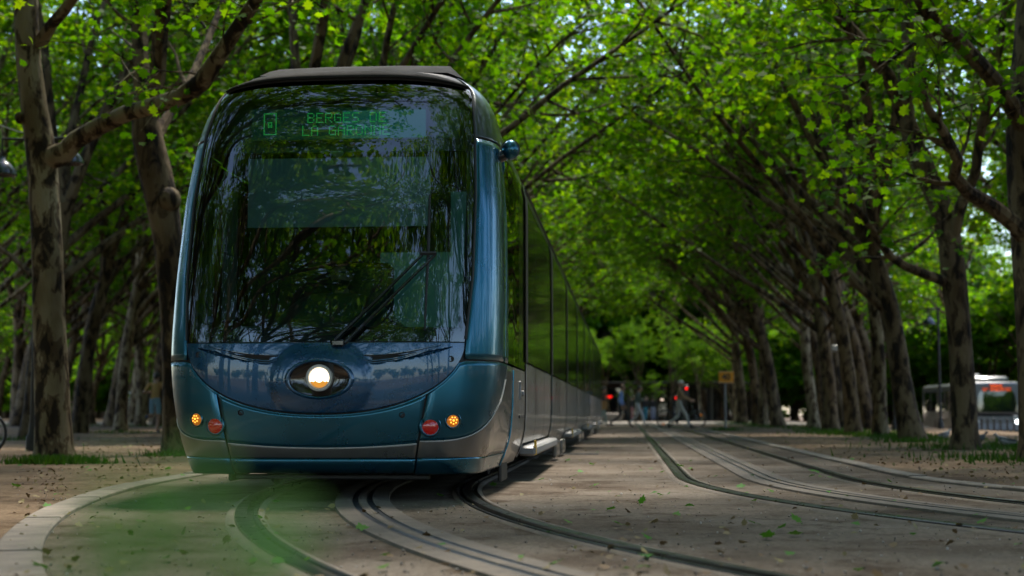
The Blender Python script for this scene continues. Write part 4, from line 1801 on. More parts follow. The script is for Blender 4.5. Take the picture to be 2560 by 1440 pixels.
def head_shape(c, yaw, beard, sz=1.0, pitch=0.0):
    """a head with brow, nose, eyes, mouth, chin and ears; returns points, faces and material slots"""
    n, m = 36, 28
    V, Fc, Mi = [], [], []
    for i in range(m + 1):
        th = math.pi * i / m
        for k in range(n):
            a = 2 * math.pi * k / n - math.pi
            u = Vector((math.sin(th) * math.cos(a), math.sin(th) * math.sin(a), math.cos(th)))
            x, y, z = u.x * .098, u.y * .076, u.z * .122
            if u.z < 0:
                y *= 1 - .30 * (-u.z) ** 1.5
                x = x * (1 - .12 * (-u.z)) + (.012 * -u.z if u.x > 0 else -.02 * u.z * -1)
            f = math.exp(-(a / .16) ** 2)
            x += .026 * f * math.exp(-((u.z + .22) / .16) ** 2) * max(0, u.x) + .012 * f * math.exp(-((u.z - .02) / .2) ** 2)
            for s in (-1, 1):
                x -= .011 * math.exp(-((a - s * .42) / .17) ** 2) * math.exp(-((u.z - .03) / .1) ** 2)
                x += .006 * math.exp(-((a - s * .42) / .3) ** 2) * math.exp(-((u.z - .2) / .08) ** 2)
                e = math.exp(-((a - s * 1.66) / .12) ** 2) * math.exp(-((u.z + .02) / .26) ** 2)
                y += s * .022 * e
            x += .008 * math.exp(-(a / .3) ** 2) * math.exp(-((u.z + .56) / .07) ** 2) + .01 * math.exp(-(a / .5) ** 2) * math.exp(-((u.z + .85) / .12) ** 2)
            V.append(Vector((x, y, z)) * sz)
    for i in range(m):
        for k in range(n):
            j = (k + 1) % n
            Fc.append((i * n + k, i * n + n + k, i * n + n + j, i * n + j))
            a = 2 * math.pi * (k + .5) / n - math.pi
            uz = math.cos(math.pi * (i + .5) / m)
            mi = 0
            if abs(abs(a) - .42) < .15 and abs(uz - .03) < .07:
                mi = 4
            elif abs(abs(a) - .42) < .26 and abs(uz - .2) < .06:
                mi = 3
            elif abs(a) < .3 and abs(uz + .56) < .055:
                mi = 5
            elif beard and uz < -.33 and abs(a) < 1.5 and not (abs(a) < .12 and uz > -.4):
                mi = 3
            Mi.append(mi)
    cp, sp_ = math.cos(pitch), math.sin(pitch)
    ca, sa = math.cos(yaw), math.sin(yaw)
    out = []
    for v in V:
        x, y, z = v.x * cp + v.z * sp_, v.y, -v.x * sp_ + v.z * cp
        out.append(Vector((c[0] + x * ca - y * sa, c[1] + x * sa + y * ca, c[2] + z)))
    return out, Fc, Mi


def person(loc, rz, J, label, top, bottom, shoe, skin=SKINM, sleeve=1.0, trouser=1.0, hair='short', beard=False, head_yaw=0.0, head_pitch=0.0, scale=1.0, group=None, bulk=1.0):
    """J: joints by name, x forward, y to the left, z up (metres for a 1.75 m figure)"""
    names = ['pelvis', 'waist', 'chest', 'neck', 'head']
    E = [('pelvis', 'waist'), ('waist', 'chest'), ('chest', 'neck'), ('neck', 'head')]
    for s in 'LR':
        names += ['sh' + s, 'el' + s, 'wr' + s, 'pa' + s, 'hip' + s, 'kn' + s, 'an' + s, 'to' + s]
        E += [('chest', 'sh' + s), ('sh' + s, 'el' + s), ('el' + s, 'wr' + s), ('wr' + s, 'pa' + s), ('pelvis', 'hip' + s), ('hip' + s, 'kn' + s), ('kn' + s, 'an' + s), ('an' + s, 'to' + s)]
    J = {k: Vector(v) for k, v in J.items()}
    for s, sg in (('L', 1), ('R', -1)):
        d = (J['wr' + s] - J['el' + s]).normalized()
        J['pa' + s] = J['wr' + s] + d * .075
        u = Vector((0, sg, 0)).cross(d)
        u = u.normalized() if u.length > .1 else Vector((1, 0, 0))
        for k, (o, ln, b) in enumerate(((-.03, .06, .6), (-.012, .075, .5), (.008, .08, .5), (.027, .072, .5), (.045, .055, .5))):
            f = 'f%d%s' % (k, s)
            q = J['pa' + s] + u * o + (d * ln if k else d * .015 - u * .035)
            J[f] = q + Vector((0, -sg * .02 * b, 0))
            names.append(f)
            E.append(('pa' + s, f))
    rad = dict(pelvis=(.155 * bulk, .115), waist=(.135 * bulk, .105 * bulk), chest=(.155 * bulk, .115), neck=(.058, .055), head=(.06, .06))
    for s in 'LR':
        rad.update({'sh' + s: (.068, .065), 'el' + s: (.046, .046), 'wr' + s: (.031, .029), 'pa' + s: (.036, .022), 'hip' + s: (.095, .095), 'kn' + s: (.062, .062), 'an' + s: (.043, .045), 'to' + s: (.045, .032)})
        for k in range(5):
            rad['f%d%s' % (k, s)] = (.009, .009)
    me = bpy.data.meshes.new('person')
    ix = {n_: i for i, n_ in enumerate(names)}
    me.from_pydata([J[n_] * scale for n_ in names], [(ix[a], ix[b]) for a, b in E], [])
    o = link('person', me)
    o.location = loc
    o.rotation_euler = (0, 0, rz)
    tag(o, label, 'person', group)
    md = o.modifiers.new('Skin', 'SKIN')
    md.branch_smoothing = .35
    for i, n_ in enumerate(names):
        sv = me.skin_vertices[0].data[i]
        sv.radius = (rad[n_][0] * scale, rad[n_][1] * scale)
        sv.use_root = n_ == 'pelvis'
    sub = o.modifiers.new('Subdivision', 'SUBSURF')
    sub.levels = sub.render_levels = 1
    hc = (J['head'] + Vector((.02, 0, .06))) * scale
    PEND.append((o, names, E, J, scale, hc, (top, bottom, shoe, skin, sleeve, trouser, hair, beard, head_yaw, head_pitch)))
    return o


def finish_people():
    dg = bpy.context.evaluated_depsgraph_get()
    done = []
    for rec in PEND:
        ev = rec[0].evaluated_get(dg)
        m = ev.to_mesh()
        V = [v.co.copy() for v in m.vertices]
        Fc = [tuple(p.vertices) for p in m.polygons]
        ev.to_mesh_clear()
        done.append((rec, V, Fc))
    for (o, names, E, J, sc, hc, (top, bottom, shoe, skin, sleeve, trouser, hair, beard, hy_, hp)), V, Fc in done:
        segs = [(a, b, J[a] * sc, J[b] * sc) for a, b in E]
        Mi = []
        for f in Fc:
            c = sum((V[i] for i in f), Vector()) / len(f)
            best, bt, bn = 1e9, 0, None
            for a, b, p, q in segs:
                d = q - p
                t = max(0, min(1, (c - p).dot(d) / max(1e-9, d.length_squared)))
                dd = (p + d * t - c).length
                if dd < best:
                    best, bt, bn = dd, t, (a, b)
            a, b = bn
            mi = 0
            if a in ('pelvis', 'waist', 'chest') and b[:2] in ('wa', 'ch', 'sh', 'ne'):
                mi = 1 if not (a == 'chest' and b == 'neck' and bt > .55) else 0
                if a == 'pelvis' and bt < .35:
                    mi = 2
            elif a[:2] == 'sh':
                mi = 1 if bt < min(1, sleeve * 2) else 0
            elif a[:2] == 'el':
                mi = 1 if bt < sleeve * 2 - 1 else 0
            elif b[:3] == 'hip' or a[:3] == 'hip':
                mi = 2 if (b[:3] == 'hip' or bt < min(1, trouser * 2)) else 0
            elif a[:2] == 'kn':
                mi = 2 if bt < trouser * 2 - 1 + .02 else 0
            elif a[:2] == 'an':
                mi = 6
            Mi.append(mi)
        HV, HF, HM = head_shape(hc, hy_, beard, sc, hp)
        b0 = len(V)
        V += HV
        Fc += [tuple(i + b0 for i in f) for f in HF]
        Mi += HM
        me = bpy.data.meshes.new('person')
        me.from_pydata(V, [], Fc)
        for mm in (skin, top, bottom, HAIRM, EYEM, LIPM, shoe):
            me.materials.append(mm)
        me.polygons.foreach_set('material_index', Mi)
        me.polygons.foreach_set('use_smooth', [True] * len(Fc))
        me.update()
        o.modifiers.clear()
        o.data = me
        if hair:
            b = MB()
            ca, sa = math.cos(hy_), math.sin(hy_)
            P = []
            lim = {'short': 1.0, 'bun': 1.0, 'cap': .2, 'fringe': 1.0}[hair]
            for i in range(13):
                row = []
                for k in range(25):
                    a = 2 * math.pi * k / 24 - math.pi
                    back = (1 - math.cos(a)) / 2
                    tmax = (1.0 + 1.15 * back) if hair != 'cap' else 1.35
                    t0 = 0 if hair != 'fringe' else 1.2
                    if hair == 'fringe':
                        tmax = 1.25 + .75 * back
                    th = t0 + (tmax - t0) * i / 12
                    g = 1.09 if hair != 'bun' else 1.22
                    x, y, z = .1 * g * math.sin(th) * math.cos(a) - .006, .08 * g * math.sin(th) * math.sin(a), .122 * (g - .02) * math.cos(th) + .002
                    row.append((hc.x + (x * ca - y * sa) * sc, hc.y + (x * sa + y * ca) * sc, hc.z + z * sc))
                P.append(row)
            b.grid(P)
            if hair == 'cap':
                b.add([(hc.x + .09 * sc, hc.y - .06 * sc, hc.z + .035 * sc), (hc.x + .17 * sc, hc.y - .045 * sc, hc.z + .025 * sc), (hc.x + .17 * sc, hc.y + .045 * sc, hc.z + .025 * sc), (hc.x + .09 * sc, hc.y + .06 * sc, hc.z + .035 * sc)], [(0, 1, 2, 3)])
            h = b.build('cap' if hair == 'cap' else 'hair', cloth('cap', (.5, .49, .46)) if hair == 'cap' else HAIRM, None, solid=.006)
            h.parent = o
            WL[h.name] = Vector()


def walk_pose(stride=.36, lead='R', arm=.18, lean=.03):
    f, b = (lead, 'L' if lead == 'R' else 'R')
    y = lambda s, v: v if s == 'L' else -v
    J = dict(pelvis=(0, 0, .95), waist=(.0, 0, 1.1), chest=(lean, 0, 1.33), neck=(lean * 1.4, 0, 1.49), head=(lean * 1.6 + .01, 0, 1.57))
    for s in 'LR':
        J['sh' + s] = (lean, y(s, .185), 1.415)
        J['hip' + s] = (0, y(s, .09), .9)
    J['kn' + f], J['an' + f], J['to' + f] = (stride * .62, y(f, .09), .5), (stride * .9, y(f, .085), .085), (stride * .9 + .16, y(f, .1), .04)
    J['kn' + b], J['an' + b], J['to' + b] = (-.02, y(b, .09), .47), (-stride * 1.05, y(b, .085), .17), (-stride * 1.05 + .12, y(b, .1), .045)
    for s, g in ((f, -1), (b, 1)):
        J['el' + s] = (lean + g * arm * .5 - .03, y(s, .225), 1.13)
        J['wr' + s] = (lean + g * arm + .03, y(s, .22), .88)
    return J


PXM = 0.0
DPEO = 55.0


def foot(px, py):
    q = gnd(px, py)
    return (q.x, q.y, 0)


J = walk_pose(.42, 'R', .1)
J.update(elR=(-.02, -.235, 1.13), wrR=(.05, -.225, .87))
person(foot(1552, 1068), 0, J, 'bald man in a pale blue shirt and black trousers striding past the tram', cloth('blue', (.2, .3, .6)), cloth('black', (.012, .013, .016)), cloth('shoe', (.015, .013, .012)), sleeve=.95, hair='fringe', scale=1.0, bulk=1.05)
J = walk_pose(.34, 'R', .05)
J.update(elL=(.1, .24, 1.13), wrL=(.33, .12, 1.2), elR=(.1, -.24, 1.13), wrR=(.33, -.1, 1.17), head=(.09, 0, 1.56), neck=(.06, 0, 1.49))
wom = person(foot(1594, 1068), 0, J, 'dark-haired woman in a grey-green top and white trousers looking at her phone', cloth('greygreen', (.1, .125, .115)), cloth('white', (.5, .49, .5)), cloth('shoe', (.015, .013, .012)), sleeve=.95, hair='bun', head_pitch=.35, scale=.97)
J = walk_pose(.40, 'R', .1)
J.update(elR=(.12, -.26, 1.13), wrR=(.36, -.24, 1.04), elL=(.16, .25, 1.2), wrL=(.46, .25, 1.06))
person(foot(1698, 1072), 0, J, 'man in a brown jacket, light trousers and white cap pushing a bicycle', cloth('brown', (.24, .15, .075)), cloth('beige', (.42, .4, .36)), cloth('shoe', (.015, .013, .012)), hair='cap', scale=1.02, bulk=1.05)
J = walk_pose(.2, 'L', .05)
person(foot(1506, 1066), 0, J, 'person in dark top and pale wide trousers beside the far end of the tram', cloth('navy', (.02, .024, .035)), cloth('palegreen', (.28, .33, .28)), cloth('shoe2', (.3, .2, .15)), hair='bun', scale=.97)
# runner seen from behind
J = walk_pose(.3, 'R', .1, .05)
J.update(anL=(-.42, .085, .5), knL=(.02, .09, .5), toL=(-.5, .09, .42), knR=(.06, -.09, .5), anR=(-.02, -.08, .09), toR=(.14, -.09, .045), elL=(-.16, .29, 1.16), wrL=(.12, .24, 1.18), elR=(-.05, -.3, 1.14), wrR=(.2, -.22, 1.2))
person(foot(386, 1083), math.pi / 2, J, 'runner seen from behind in a mustard T-shirt and light blue shorts', cloth('mustard', (.42, .25, .09)), cloth('paleblue', (.2, .33, .42)), cloth('shoe3', (.04, .05, .1)), sleeve=.4, trouser=.42, hair='short', scale=1.02)
J = walk_pose(.2, 'L', .1)
person((-37.5, 97, 0), math.pi / 2, J, 'person walking away in orange shorts with a navy backpack far among the trees', cloth('navyback', (.03, .035, .08)), cloth('orange', (.5, .17, .03)), cloth('white', (.5, .49, .5)), sleeve=.4, trouser=.5)
J = walk_pose(.25, 'R', .1)
person((-44.5, 104, 0), 0.3, J, 'person in a white shirt and dark trousers far off at the left edge', cloth('white', (.5, .49, .5)), cloth('black', (.012, .013, .016)), cloth('shoe', (.015, .013, .012)), sleeve=.4)
for x, nm, c, l in ((.35, 'pink', (.45, .2, .19), 'person in dark top and pink trousers standing before the far dark pavilion'), (1.25, 'turq', (.05, .25, .36), 'person in a blue skirted outfit standing before the far dark pavilion'), (1.75, 'lilac', (.35, .38, .55), 'person in pale lilac trousers standing before the far dark pavilion')):
    person((x, 95.5 + x * .3, 0), .8 * x, walk_pose(.08, 'L', .03), l, cloth('dark', (.03, .028, .03)), cloth(nm, c), cloth('shoe', (.015, .013, .012)), scale=.95, hair='short')
# the driver, seated behind the dashboard
dx = at(853, 690, 10.95)
J = dict(pelvis=(0, 0, .42), waist=(-.02, 0, .6), chest=(0, 0, .84), neck=(.01, 0, 1.0), head=(.02, 0, 1.08))
for s, sg in (('L', 1), ('R', -1)):
    J.update({'sh' + s: (0, sg * .19, .92), 'el' + s: (.12, sg * .27, .66), 'wr' + s: (.36, sg * .2, .64), 'hip' + s: (.04, sg * .1, .42), 'kn' + s: (.45, sg * .12, .45), 'an' + s: (.5, sg * .12, .06), 'to' + s: (.66, sg * .13, .03)})
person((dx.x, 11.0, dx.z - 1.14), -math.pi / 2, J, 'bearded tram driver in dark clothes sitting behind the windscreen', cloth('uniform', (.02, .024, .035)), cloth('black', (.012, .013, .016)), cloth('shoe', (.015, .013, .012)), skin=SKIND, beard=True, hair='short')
finish_people()
# held things
m = MB()
q = Vector(wom.location) + Vector((.43, .0, 1.22)) * .97
m.box(q, (.012, .075, .15), bev=.004)
tag(m.build('phone', M['blackgloss']), 'dark phone held up by the woman in white trousers', 'phone')
m = MB()
q = Vector(foot(1506, 1066)) + Vector((.06, -.26, 0))
m.prism([(q.x - .14, .72), (q.x + .14, .72), (q.x + .17, 1.05), (q.x + .1, 1.1), (q.x - .1, 1.1), (q.x - .17, 1.05)], q.y - .05, q.y + .05)
m.tube([(q.x - .09, q.y, 1.09), (q.x - .05, q.y + .03, 1.3), (q.x, q.y + .08, 1.42), (q.x + .05, q.y + .03, 1.3), (q.x + .09, q.y, 1.09)], .012, 6)
tag(m.build('shoulder_bag', cloth('tan', (.38, .2, .08))), 'tan shoulder bag on the person with pale wide trousers', 'bag')


# ================================================================== BICYCLES
def bicycle(loc, rz, label, wb=1.12, r=.35, refl=True):
    root = thing('bicycle', loc, label, 'bicycle', None, 0)
    X, Y, Z = loc

    def P(x, z, y=0):
        return (X + x, Y + y, Z + z)
    for wx in (0, wb):
        m = MB()
        m.tube([P(wx + r * .965 * math.cos(2 * math.pi * k / 40), r + r * .965 * math.sin(2 * math.pi * k / 40)) for k in range(41)], .022, 8)
        w = m.build('wheel', M['black'], root)
        m = MB()
        m.tube([P(wx + r * .89 * math.cos(2 * math.pi * k / 36), r + r * .89 * math.sin(2 * math.pi * k / 36)) for k in range(37)], .009, 6)
        for k in range(16):
            a = 2 * math.pi * k / 16
            m.tube([P(wx + .03 * math.cos(a + .5), r + .03 * math.sin(a + .5), .02 * (-1) ** k), P(wx + r * .88 * math.cos(a), r + r * .88 * math.sin(a))], .0022, 4)
        m.lathe([(.03, -.04), (.02, -.03), (.02, .03), (.03, .04)], P(wx, r), 'y', 12)
        m.build('rim', M['greyplast'], w)
        if refl:
            m = MB()
            a = -1.9 if wx == 0 else .8
            m.box(P(wx + r * .6 * math.cos(a), r + r * .6 * math.sin(a)), (.07, .02, .06), bev=.008)
            m.build('reflector', M['amber'], w)
    bb, st, hd, hb = (.44, .29), (.3, .86), (wb - .2, .86), (wb - .13, .60)
    m = MB()
    for a, b_, rr in ((bb, st, .018), (st, hd, .018), (bb, hb, .022), ((0, r), bb, .011), ((0, r), (.32, .8), .01), (hd, hb, .022)):
        m.tube([P(*a), P(*b_)], rr, 8)
    m.build('frame', M['blackgloss'], root)
    m = MB()
    m.tube([P(*hb), P(wb - .05, .45), P(wb, r)], .016, 8)
    m.build('fork', M['blackgloss'], root)
    m = MB()
    m.tube([P(*st), P(.285, .95)], .014, 8)
    m.prism([(X + .16, Z + .96), (X + .2, Z + 1.0), (X + .34, Z + .985), (X + .44, Z + .975), (X + .43, Z + .955), (X + .3, Z + .955)], Y - .055, Y + .055)
    m.build('saddle', M['black'], root)
    m = MB()
    m.tube([P(wb - .2, .86), P(wb - .22, 1.02), P(wb - .16, 1.04)], .014, 8)
    m.tube([P(wb - .24, 1.04, -.31), P(wb - .15, 1.05, -.2), P(wb - .14, 1.05, 0), P(wb - .15, 1.05, .2), P(wb - .24, 1.04, .31)], .012, 8)
    m.build('handlebar', M['blackgloss'], root)
    m = MB()
    m.lathe([(.09, -.012), (.095, 0), (.09, .012)], P(bb[0], bb[1], -.04), 'y', 20)
    m.tube([P(bb[0], bb[1], -.06), P(bb[0] + .1, bb[1] - .13, -.06), P(bb[0] + .1, bb[1] - .13, -.13)], .012, 6)
    m.tube([P(bb[0], bb[1], .06), P(bb[0] - .1, bb[1] + .13, .06), P(bb[0] - .1, bb[1] + .13, .13)], .012, 6)
    m.build('crank', M['darkmetal'], root)
    root.rotation_euler = (0, 0, rz)
    return root


q = gnd(1664, 1071)
bicycle((q.x, q.y + .55, .008), 0.0, 'black bicycle with orange wheel reflectors pushed by the man in the cap', 1.22, .35)
q = gnd(-37, 1137)
bicycle((q.x - 1.12, q.y, 0), 0.0, 'black bicycle cut off by the left edge, only its front wheel and bars showing', 1.12, .31, False)


# ================================================================== SIGNS, LAMPS, BOLLARDS
def sign40():
    b_ = gnd(1814, 1076)
    d = b_.y
    root = thing('speed_sign', (b_.x, d, 0), 'orange speed sign reading 40 on a thin grey post by the right row', 'sign')
    p = at(1815, 943, d)
    m = MB()
    m.tube([(b_.x, d, -.05), (b_.x, d, p.z + .15)], .035, 12)
    m.build('post', M['greyplast'], root)
    m = MB()
    w, h = .50, .40
    m.box((p.x, d - .06, p.z), (w, .03, h), bev=.012)
    m.build('sign_plate', pbr('orange_sign', (.8, .3, .01), .5, emit=None), root)
    m = MB()
    for sgn, L in ((-1, 'x'), (1, 'x')):
        m.box((p.x, d - .079, p.z + sgn * (h / 2 - .02)), (w - .02, .006, .02))
    m.build('plate_edge', pbr('sign_edge', (.75, .5, .3), .5), root, smooth=False)
    cu = bpy.data.curves.new('sign_text', 'FONT')
    cu.body = '40'
    cu.size = .28
    cu.align_x, cu.align_y = 'CENTER', 'CENTER'
    cu.extrude = .003
    cu.offset = .008
    o = bpy.data.objects.new('sign_text', cu)
    COL.objects.link(o)
    o.parent = root
    o.location = (p.x - b_.x, -.082, p.z)
    o.rotation_euler = (math.radians(90), 0, 0)
    cu.materials.append(M['blackgloss'])
    me = bpy.data.meshes.new_from_object(o)
    o2 = bpy.data.objects.new('sign_text', me)
    COL.objects.link(o2)
    o2.parent, o2.location, o2.rotation_euler = root, o.location, o.rotation_euler
    bpy.data.objects.remove(o)
    o2.name = 'sign_text'


sign40()


def street_lamp(base, h, arms, label):
    """thin dark mast with side arms and hanging bell lamps; arms: (sideways reach, drop)"""
    root = thing('street_lamp', base, label, 'street lamp')
    x, y, z = base
    m = MB()
    m.lathe([(.11, 0), (.11, .25), (.07, .32), (.055, .5), (.045, h)], (x, y, z - .03), 'z', 14)
    m.build('mast', M['darkmetal'], root)
    for rx, dr in arms:
        m = MB()
        m.tube([(x, y, z + h - .1), (x + rx, y, z + h - .1 + .03)], .022, 8)
        m.tube([(x + rx, y, z + h - .07), (x + rx, y, z + h - dr + .2)], .014, 6)
        m.build('arm', M['darkmetal'], root)
        m = MB()
        m.lathe([(.05, .26), (.07, .2), (.16, .14), (.24, .02), (.25, -.04), (.22, -.05), (.2, -.02), (.0001, 0)], (x + rx, y, z + h - dr), 'z', 20)
        m.build('lamp_shade', M['blackgloss'], root)


p = at(104, 350, 22)
street_lamp((p.x, p.y, 0), p.z + .1, ((at(6, 350, 22).x - p.x, .62), (at(172, 350, 22).x - p.x, .45)), 'dark double-armed lamp post with hanging bell lamps behind the tall left trunk')
q = gnd(2237, 1076)
street_lamp((q.x, q.y, 0), at(0, 770, q.y).z, ((-.45, .9),), 'dark lamp mast standing between trunks of the right row')
q = gnd(2352, 1072)
street_lamp((q.x, q.y, 0), at(0, 780, q.y).z, ((at(2322, 800, q.y).x - q.x, .62),), 'bell lamp on a mast hidden behind the trunk before the bus')
q = gnd(2112, 1072)
root = thing('street_lamp', (q.x, q.y, 0), 'slim mast with a pale flat lamp head between right-row trunks', 'street lamp')
m = MB()
z1 = at(0, 872, q.y).z
m.tube([(q.x, q.y, -.03), (q.x, q.y, z1)], .05, 10)
m.build('mast', M['darkmetal'], root)
m = MB()
m.box((q.x - .22, q.y, z1 - .1), (.42, .3, .26), bev=.05)
m.build('lamp_head', M['lightbezel'], root)
m = MB()
a_, c_ = at(-80, 285, 24), at(170, 350, 24)
m.tube([a_.lerp(c_, k / 8) - Vector((0, 0, .02 * (4 - abs(k - 4)))) for k in range(9)], .012, 6)
tag(m.build('cable', M['lightbezel']), 'pale thin cable slung between trunks at the upper left', 'cable')

proto = None
for k, px in enumerate((2436, 2455, 2470, 2486, 2502, 2519, 2536, 2553)):
    yb = 66.0 + .3 * k
    x = at(px, 1090, yb).x
    if proto is None:
        proto = thing('bollard', (x, yb, gz(x, yb)), 'black metal bollard in the row in front of the bus', 'bollard', 'black bollards in front of the bus')
        m = MB()
        m.lathe([(.06, -.02), (.06, .06), (.045, .1), (.042, .86), (.055, .88), (.055, .94), (.03, .98), (.0001, 1.0)], (x, yb, gz(x, yb)), 'z', 14)
        m.build('post', M['blackgloss'], proto)
    else:
        copy_thing(proto, (x, yb, gz(x, yb)), 0)


# ================================================================== VEHICLES ON THE ROAD
def bus():
    y0, xl, xr, zb = 74.0, 17.42, 19.95, gz(18.6, 74)
    root = thing('city_bus', ((xl + xr) / 2, y0 + 6, zb), 'grey-white city bus with an orange lit destination display behind the right-row trunks', 'bus')
    white = pbr('bus_white', (.1, .105, .1), .35, .1, .6, var=.08)
    xc, w = (xl + xr) / 2, xr - xl
    m = MB()
    m.box((xc, y0 + 6, zb + 1.55), (w, 12, 2.5), bev=.13)
    m.build('body', white, root)
    m = MB()
    m.box((xc, y0 + 3.4, zb + 2.95), (1.9, 4.2, .32), bev=.1)
    m.box((xc - .25, y0 + 5.2, zb + 3.2), (1.1, 2.0, .22), bev=.08)
    m.build('roof_unit', white, root)
    m = MB()
    rows = []
    for i in range(9):
        z = zb + 1.06 + 1.7 * i / 8
        rows.append([(xc + (w / 2 - .02) * u, y0 - .035 + .1 * abs(u) ** 6 + .05 * (i / 8) ** 2, z) for u in [-1 + .1 * k for k in range(21)]])
    m.grid(rows)
    m.build('windscreen', M['blackglass'], root, solid=.03, off=-1)
    for tx, xo, zo, in (('GRAND', -.32, 2.66), ('ST AUGUSTIN', -.68, 2.47)):
        m = MB()
        led_text(m, tx, xc + xo, zb + zo, y0 - .06, .015, .021)
        wt = len(tx) * 6 * .021
        m.box((xc + xo + wt / 2 - .02, y0 - .053, zb + zo - .063), (wt + .03, .006, .17), 1)
        m.build('display_lettering', (bpy.data.materials.get('orange_led') or emis('orange_led', (1.0, .12, .012), .9), M['black']), root, smooth=False)
    for sgn in (-1, 1):
        m = MB()
        m.lathe([(.11, .02), (.11, -.02), (.06, -.05), (.0001, -.055)], (xc + sgn * (w / 2 - .27), y0 - .01, zb + .78), 'y', 18)
        m.build('headlight', emis('bus_lamp', (.85, .95, 1.0), 2.5) if sgn > 0 else M['lightbezel'], root)
        m = MB()
        m.tube([(xc + sgn * (w / 2 - .05), y0 + .1, zb + 2.6), (xc + sgn * (w / 2 + .2), y0 - .15, zb + 2.5)], .025, 8)
        m.box((xc + sgn * (w / 2 + .22), y0 - .15, zb + 2.25), (.18, .1, .45), bev=.04)
        m.build('mirror', M['black'], root)
        for yy in (2.6, 8.6):
            m = MB()
            m.lathe([(.3, -.13), (.46, -.11), (.48, 0), (.46, .11), (.3, .13), (.15, .11), (.0001, .11)], (xc + sgn * (w / 2 - .12), y0 + yy, zb + .48), 'x', 24)
            m.build('wheel', M['black'], root)
        for k in range(6):
            m = MB()
            m.box((xc + sgn * (w / 2 + .004), y0 + 1.3 + 1.85 * k, zb + 1.85), (.02, 1.7, 1.1), bev=.004)
            m.build('side_window', M['blackglass'], root, smooth=False)
    m = MB()
    m.box((xc, y0 - .005, zb + .52), (w - .3, .06, .34), bev=.02)
    m.build('bumper', M['greyplast'], root)
    m = MB()
    m.box((xc, y0 + 6, zb + .3), (w - .3, 11.6, .2))
    m.build('underframe', M['black'], root, smooth=False)
    m = MB()
    m.lathe([(.05, .02), (.06, -.01), (.03, -.03), (.0001, -.035)], (xr - .1, y0, zb + 2.78), 'y', 12)
    m.build('marker_lamp', pbr('marker', (.7, .6, .45), .3), root)


bus()


def van(x, y, rz, label, colr, lit=None):
    z = gz(x, y)
    root = thing('van', (x, y, z), label, 'van')
    body = pbr('van_paint', colr, .3, .1, .6)
    m = MB()
    prof = [(-2.4, .35), (-2.45, 1.0), (-2.2, 1.18), (-1.55, 1.95), (-1.2, 2.15), (2.3, 2.2), (2.45, 2.0), (2.45, .35)]
    m.prism([(y + a, z + b_) for a, b_ in prof], x - .95, x + .95, axis='x')
    m.build('body', body, root, smooth=False)
    m = MB()
    m.add([(x - .85, y - 2.13, z + 1.25), (x + .85, y - 2.13, z + 1.25), (x + .78, y - 1.58, z + 1.9), (x - .78, y - 1.58, z + 1.9)], [(0, 1, 2, 3)])
    m.build('windscreen', M['blackglass'], root, solid=.02, off=1)
    for sgn in (-1, 1):
        for yy in (-1.5, 1.5):
            m = MB()
            m.lathe([(.2, -.1), (.32, -.09), (.33, .09), (.2, .1), (.0001, .09)], (x + sgn * .86, y + yy, z + .33), 'x', 20)
            m.build('wheel', M['black'], root)
        m = MB()
        m.box((x + sgn * .7, y - 2.45, z + .85), (.26, .06, .16), bev=.03)
        m.build('headlight', lit or M['lightbezel'], root)
        m = MB()
        m.box((x + sgn * .957, y - .95, z + 1.55), (.02, 1.0, .55))
        m.build('side_window', M['blackglass'], root, smooth=False)
    m = MB()
    m.box((x, y - 2.46, z + .5), (1.8, .1, .22), bev=.04)
    m.build('bumper', M['black'], root)
    return root


van(23.6, 84.0, 0, 'white van parked just right of the bus', (.4, .42, .4))
van(-36.5, 104.0, 0, 'dark van with lit headlamps far among the left trunks', (.02, .022, .025), emis('far_headlamp', (1.0, .75, .35), 1))


# ================================================================== THE FAR END
def pavilion():
    y, z = 99.0, 0
    root = thing('dark_pavilion', (1.8, y + 2, 0), 'long dark low pavilion closing the avenue behind the walkers', 'pavilion')
    dark = pbr('pavilion_dark', (.03, .026, .024), .8, var=.3, vscale=1)
    m = MB()
    m.box((1.0, y + 2.5, 1.25), (17.0, 4.6, 2.5))
    m.build('wall', dark, root, smooth=False)
    m = MB()
    m.box((1.0, y + 2.2, 2.6), (17.8, 6.0, .18), bev=.03)
    m.build('roof', dark, root)
    for k in range(9):
        m = MB()
        m.box((-6.6 + k * 1.9, y + .1, 1.2), (1.5, .1, 2.1))
        m.build('shop_window', M['blackglass'], root, smooth=False)
        m = MB()
        m.box((-7.5 + k * 1.9, y - .55, 1.36), (.12, .12, 2.7))
        m.build('post', pbr('pavilion_post', (.12, .1, .08), .7), root, smooth=False)
    m = MB()
    m.box((-1.25, y - .66, 1.66), (.5, .06, .17), bev=.02)
    m.build('lit_sign', emis('red_sign', (1.0, .015, .01), .5), root)
    m = MB()
    m.lathe([(.05, .06), (.11, .02), (.11, -.03), (.0001, -.06)], (2.42, y - .62, 1.46), 'z', 14)
    m.build('wall_lamp', emis('wall_lamp', (1.0, .75, .6), .5), root)


pavilion()


def traffic_light(px, py, d, label, pole_dx=.0):
    p = at(px, py, d)
    root = thing('traffic_light', (p.x + pole_dx, d + .12, 0), label, 'traffic light')
    m = MB()
    m.tube([(p.x + pole_dx, d + .12, -.02), (p.x + pole_dx, d + .12, p.z + .3)], .045, 10)
    m.build('pole', M['darkmetal'], root)
    m = MB()
    m.box((p.x, d + .06, p.z - .22), (.3, .2, .85), bev=.04)
    m.build('housing', M['black'], root)
    m = MB()
    m.lathe([(.08, .0), (.08, -.05), (.05, -.075), (.0001, -.08)], (p.x, d - .04, p.z), 'y', 18)
    m.build('red_lamp', emis('stop_red', (1.0, .01, .008), .8), root)


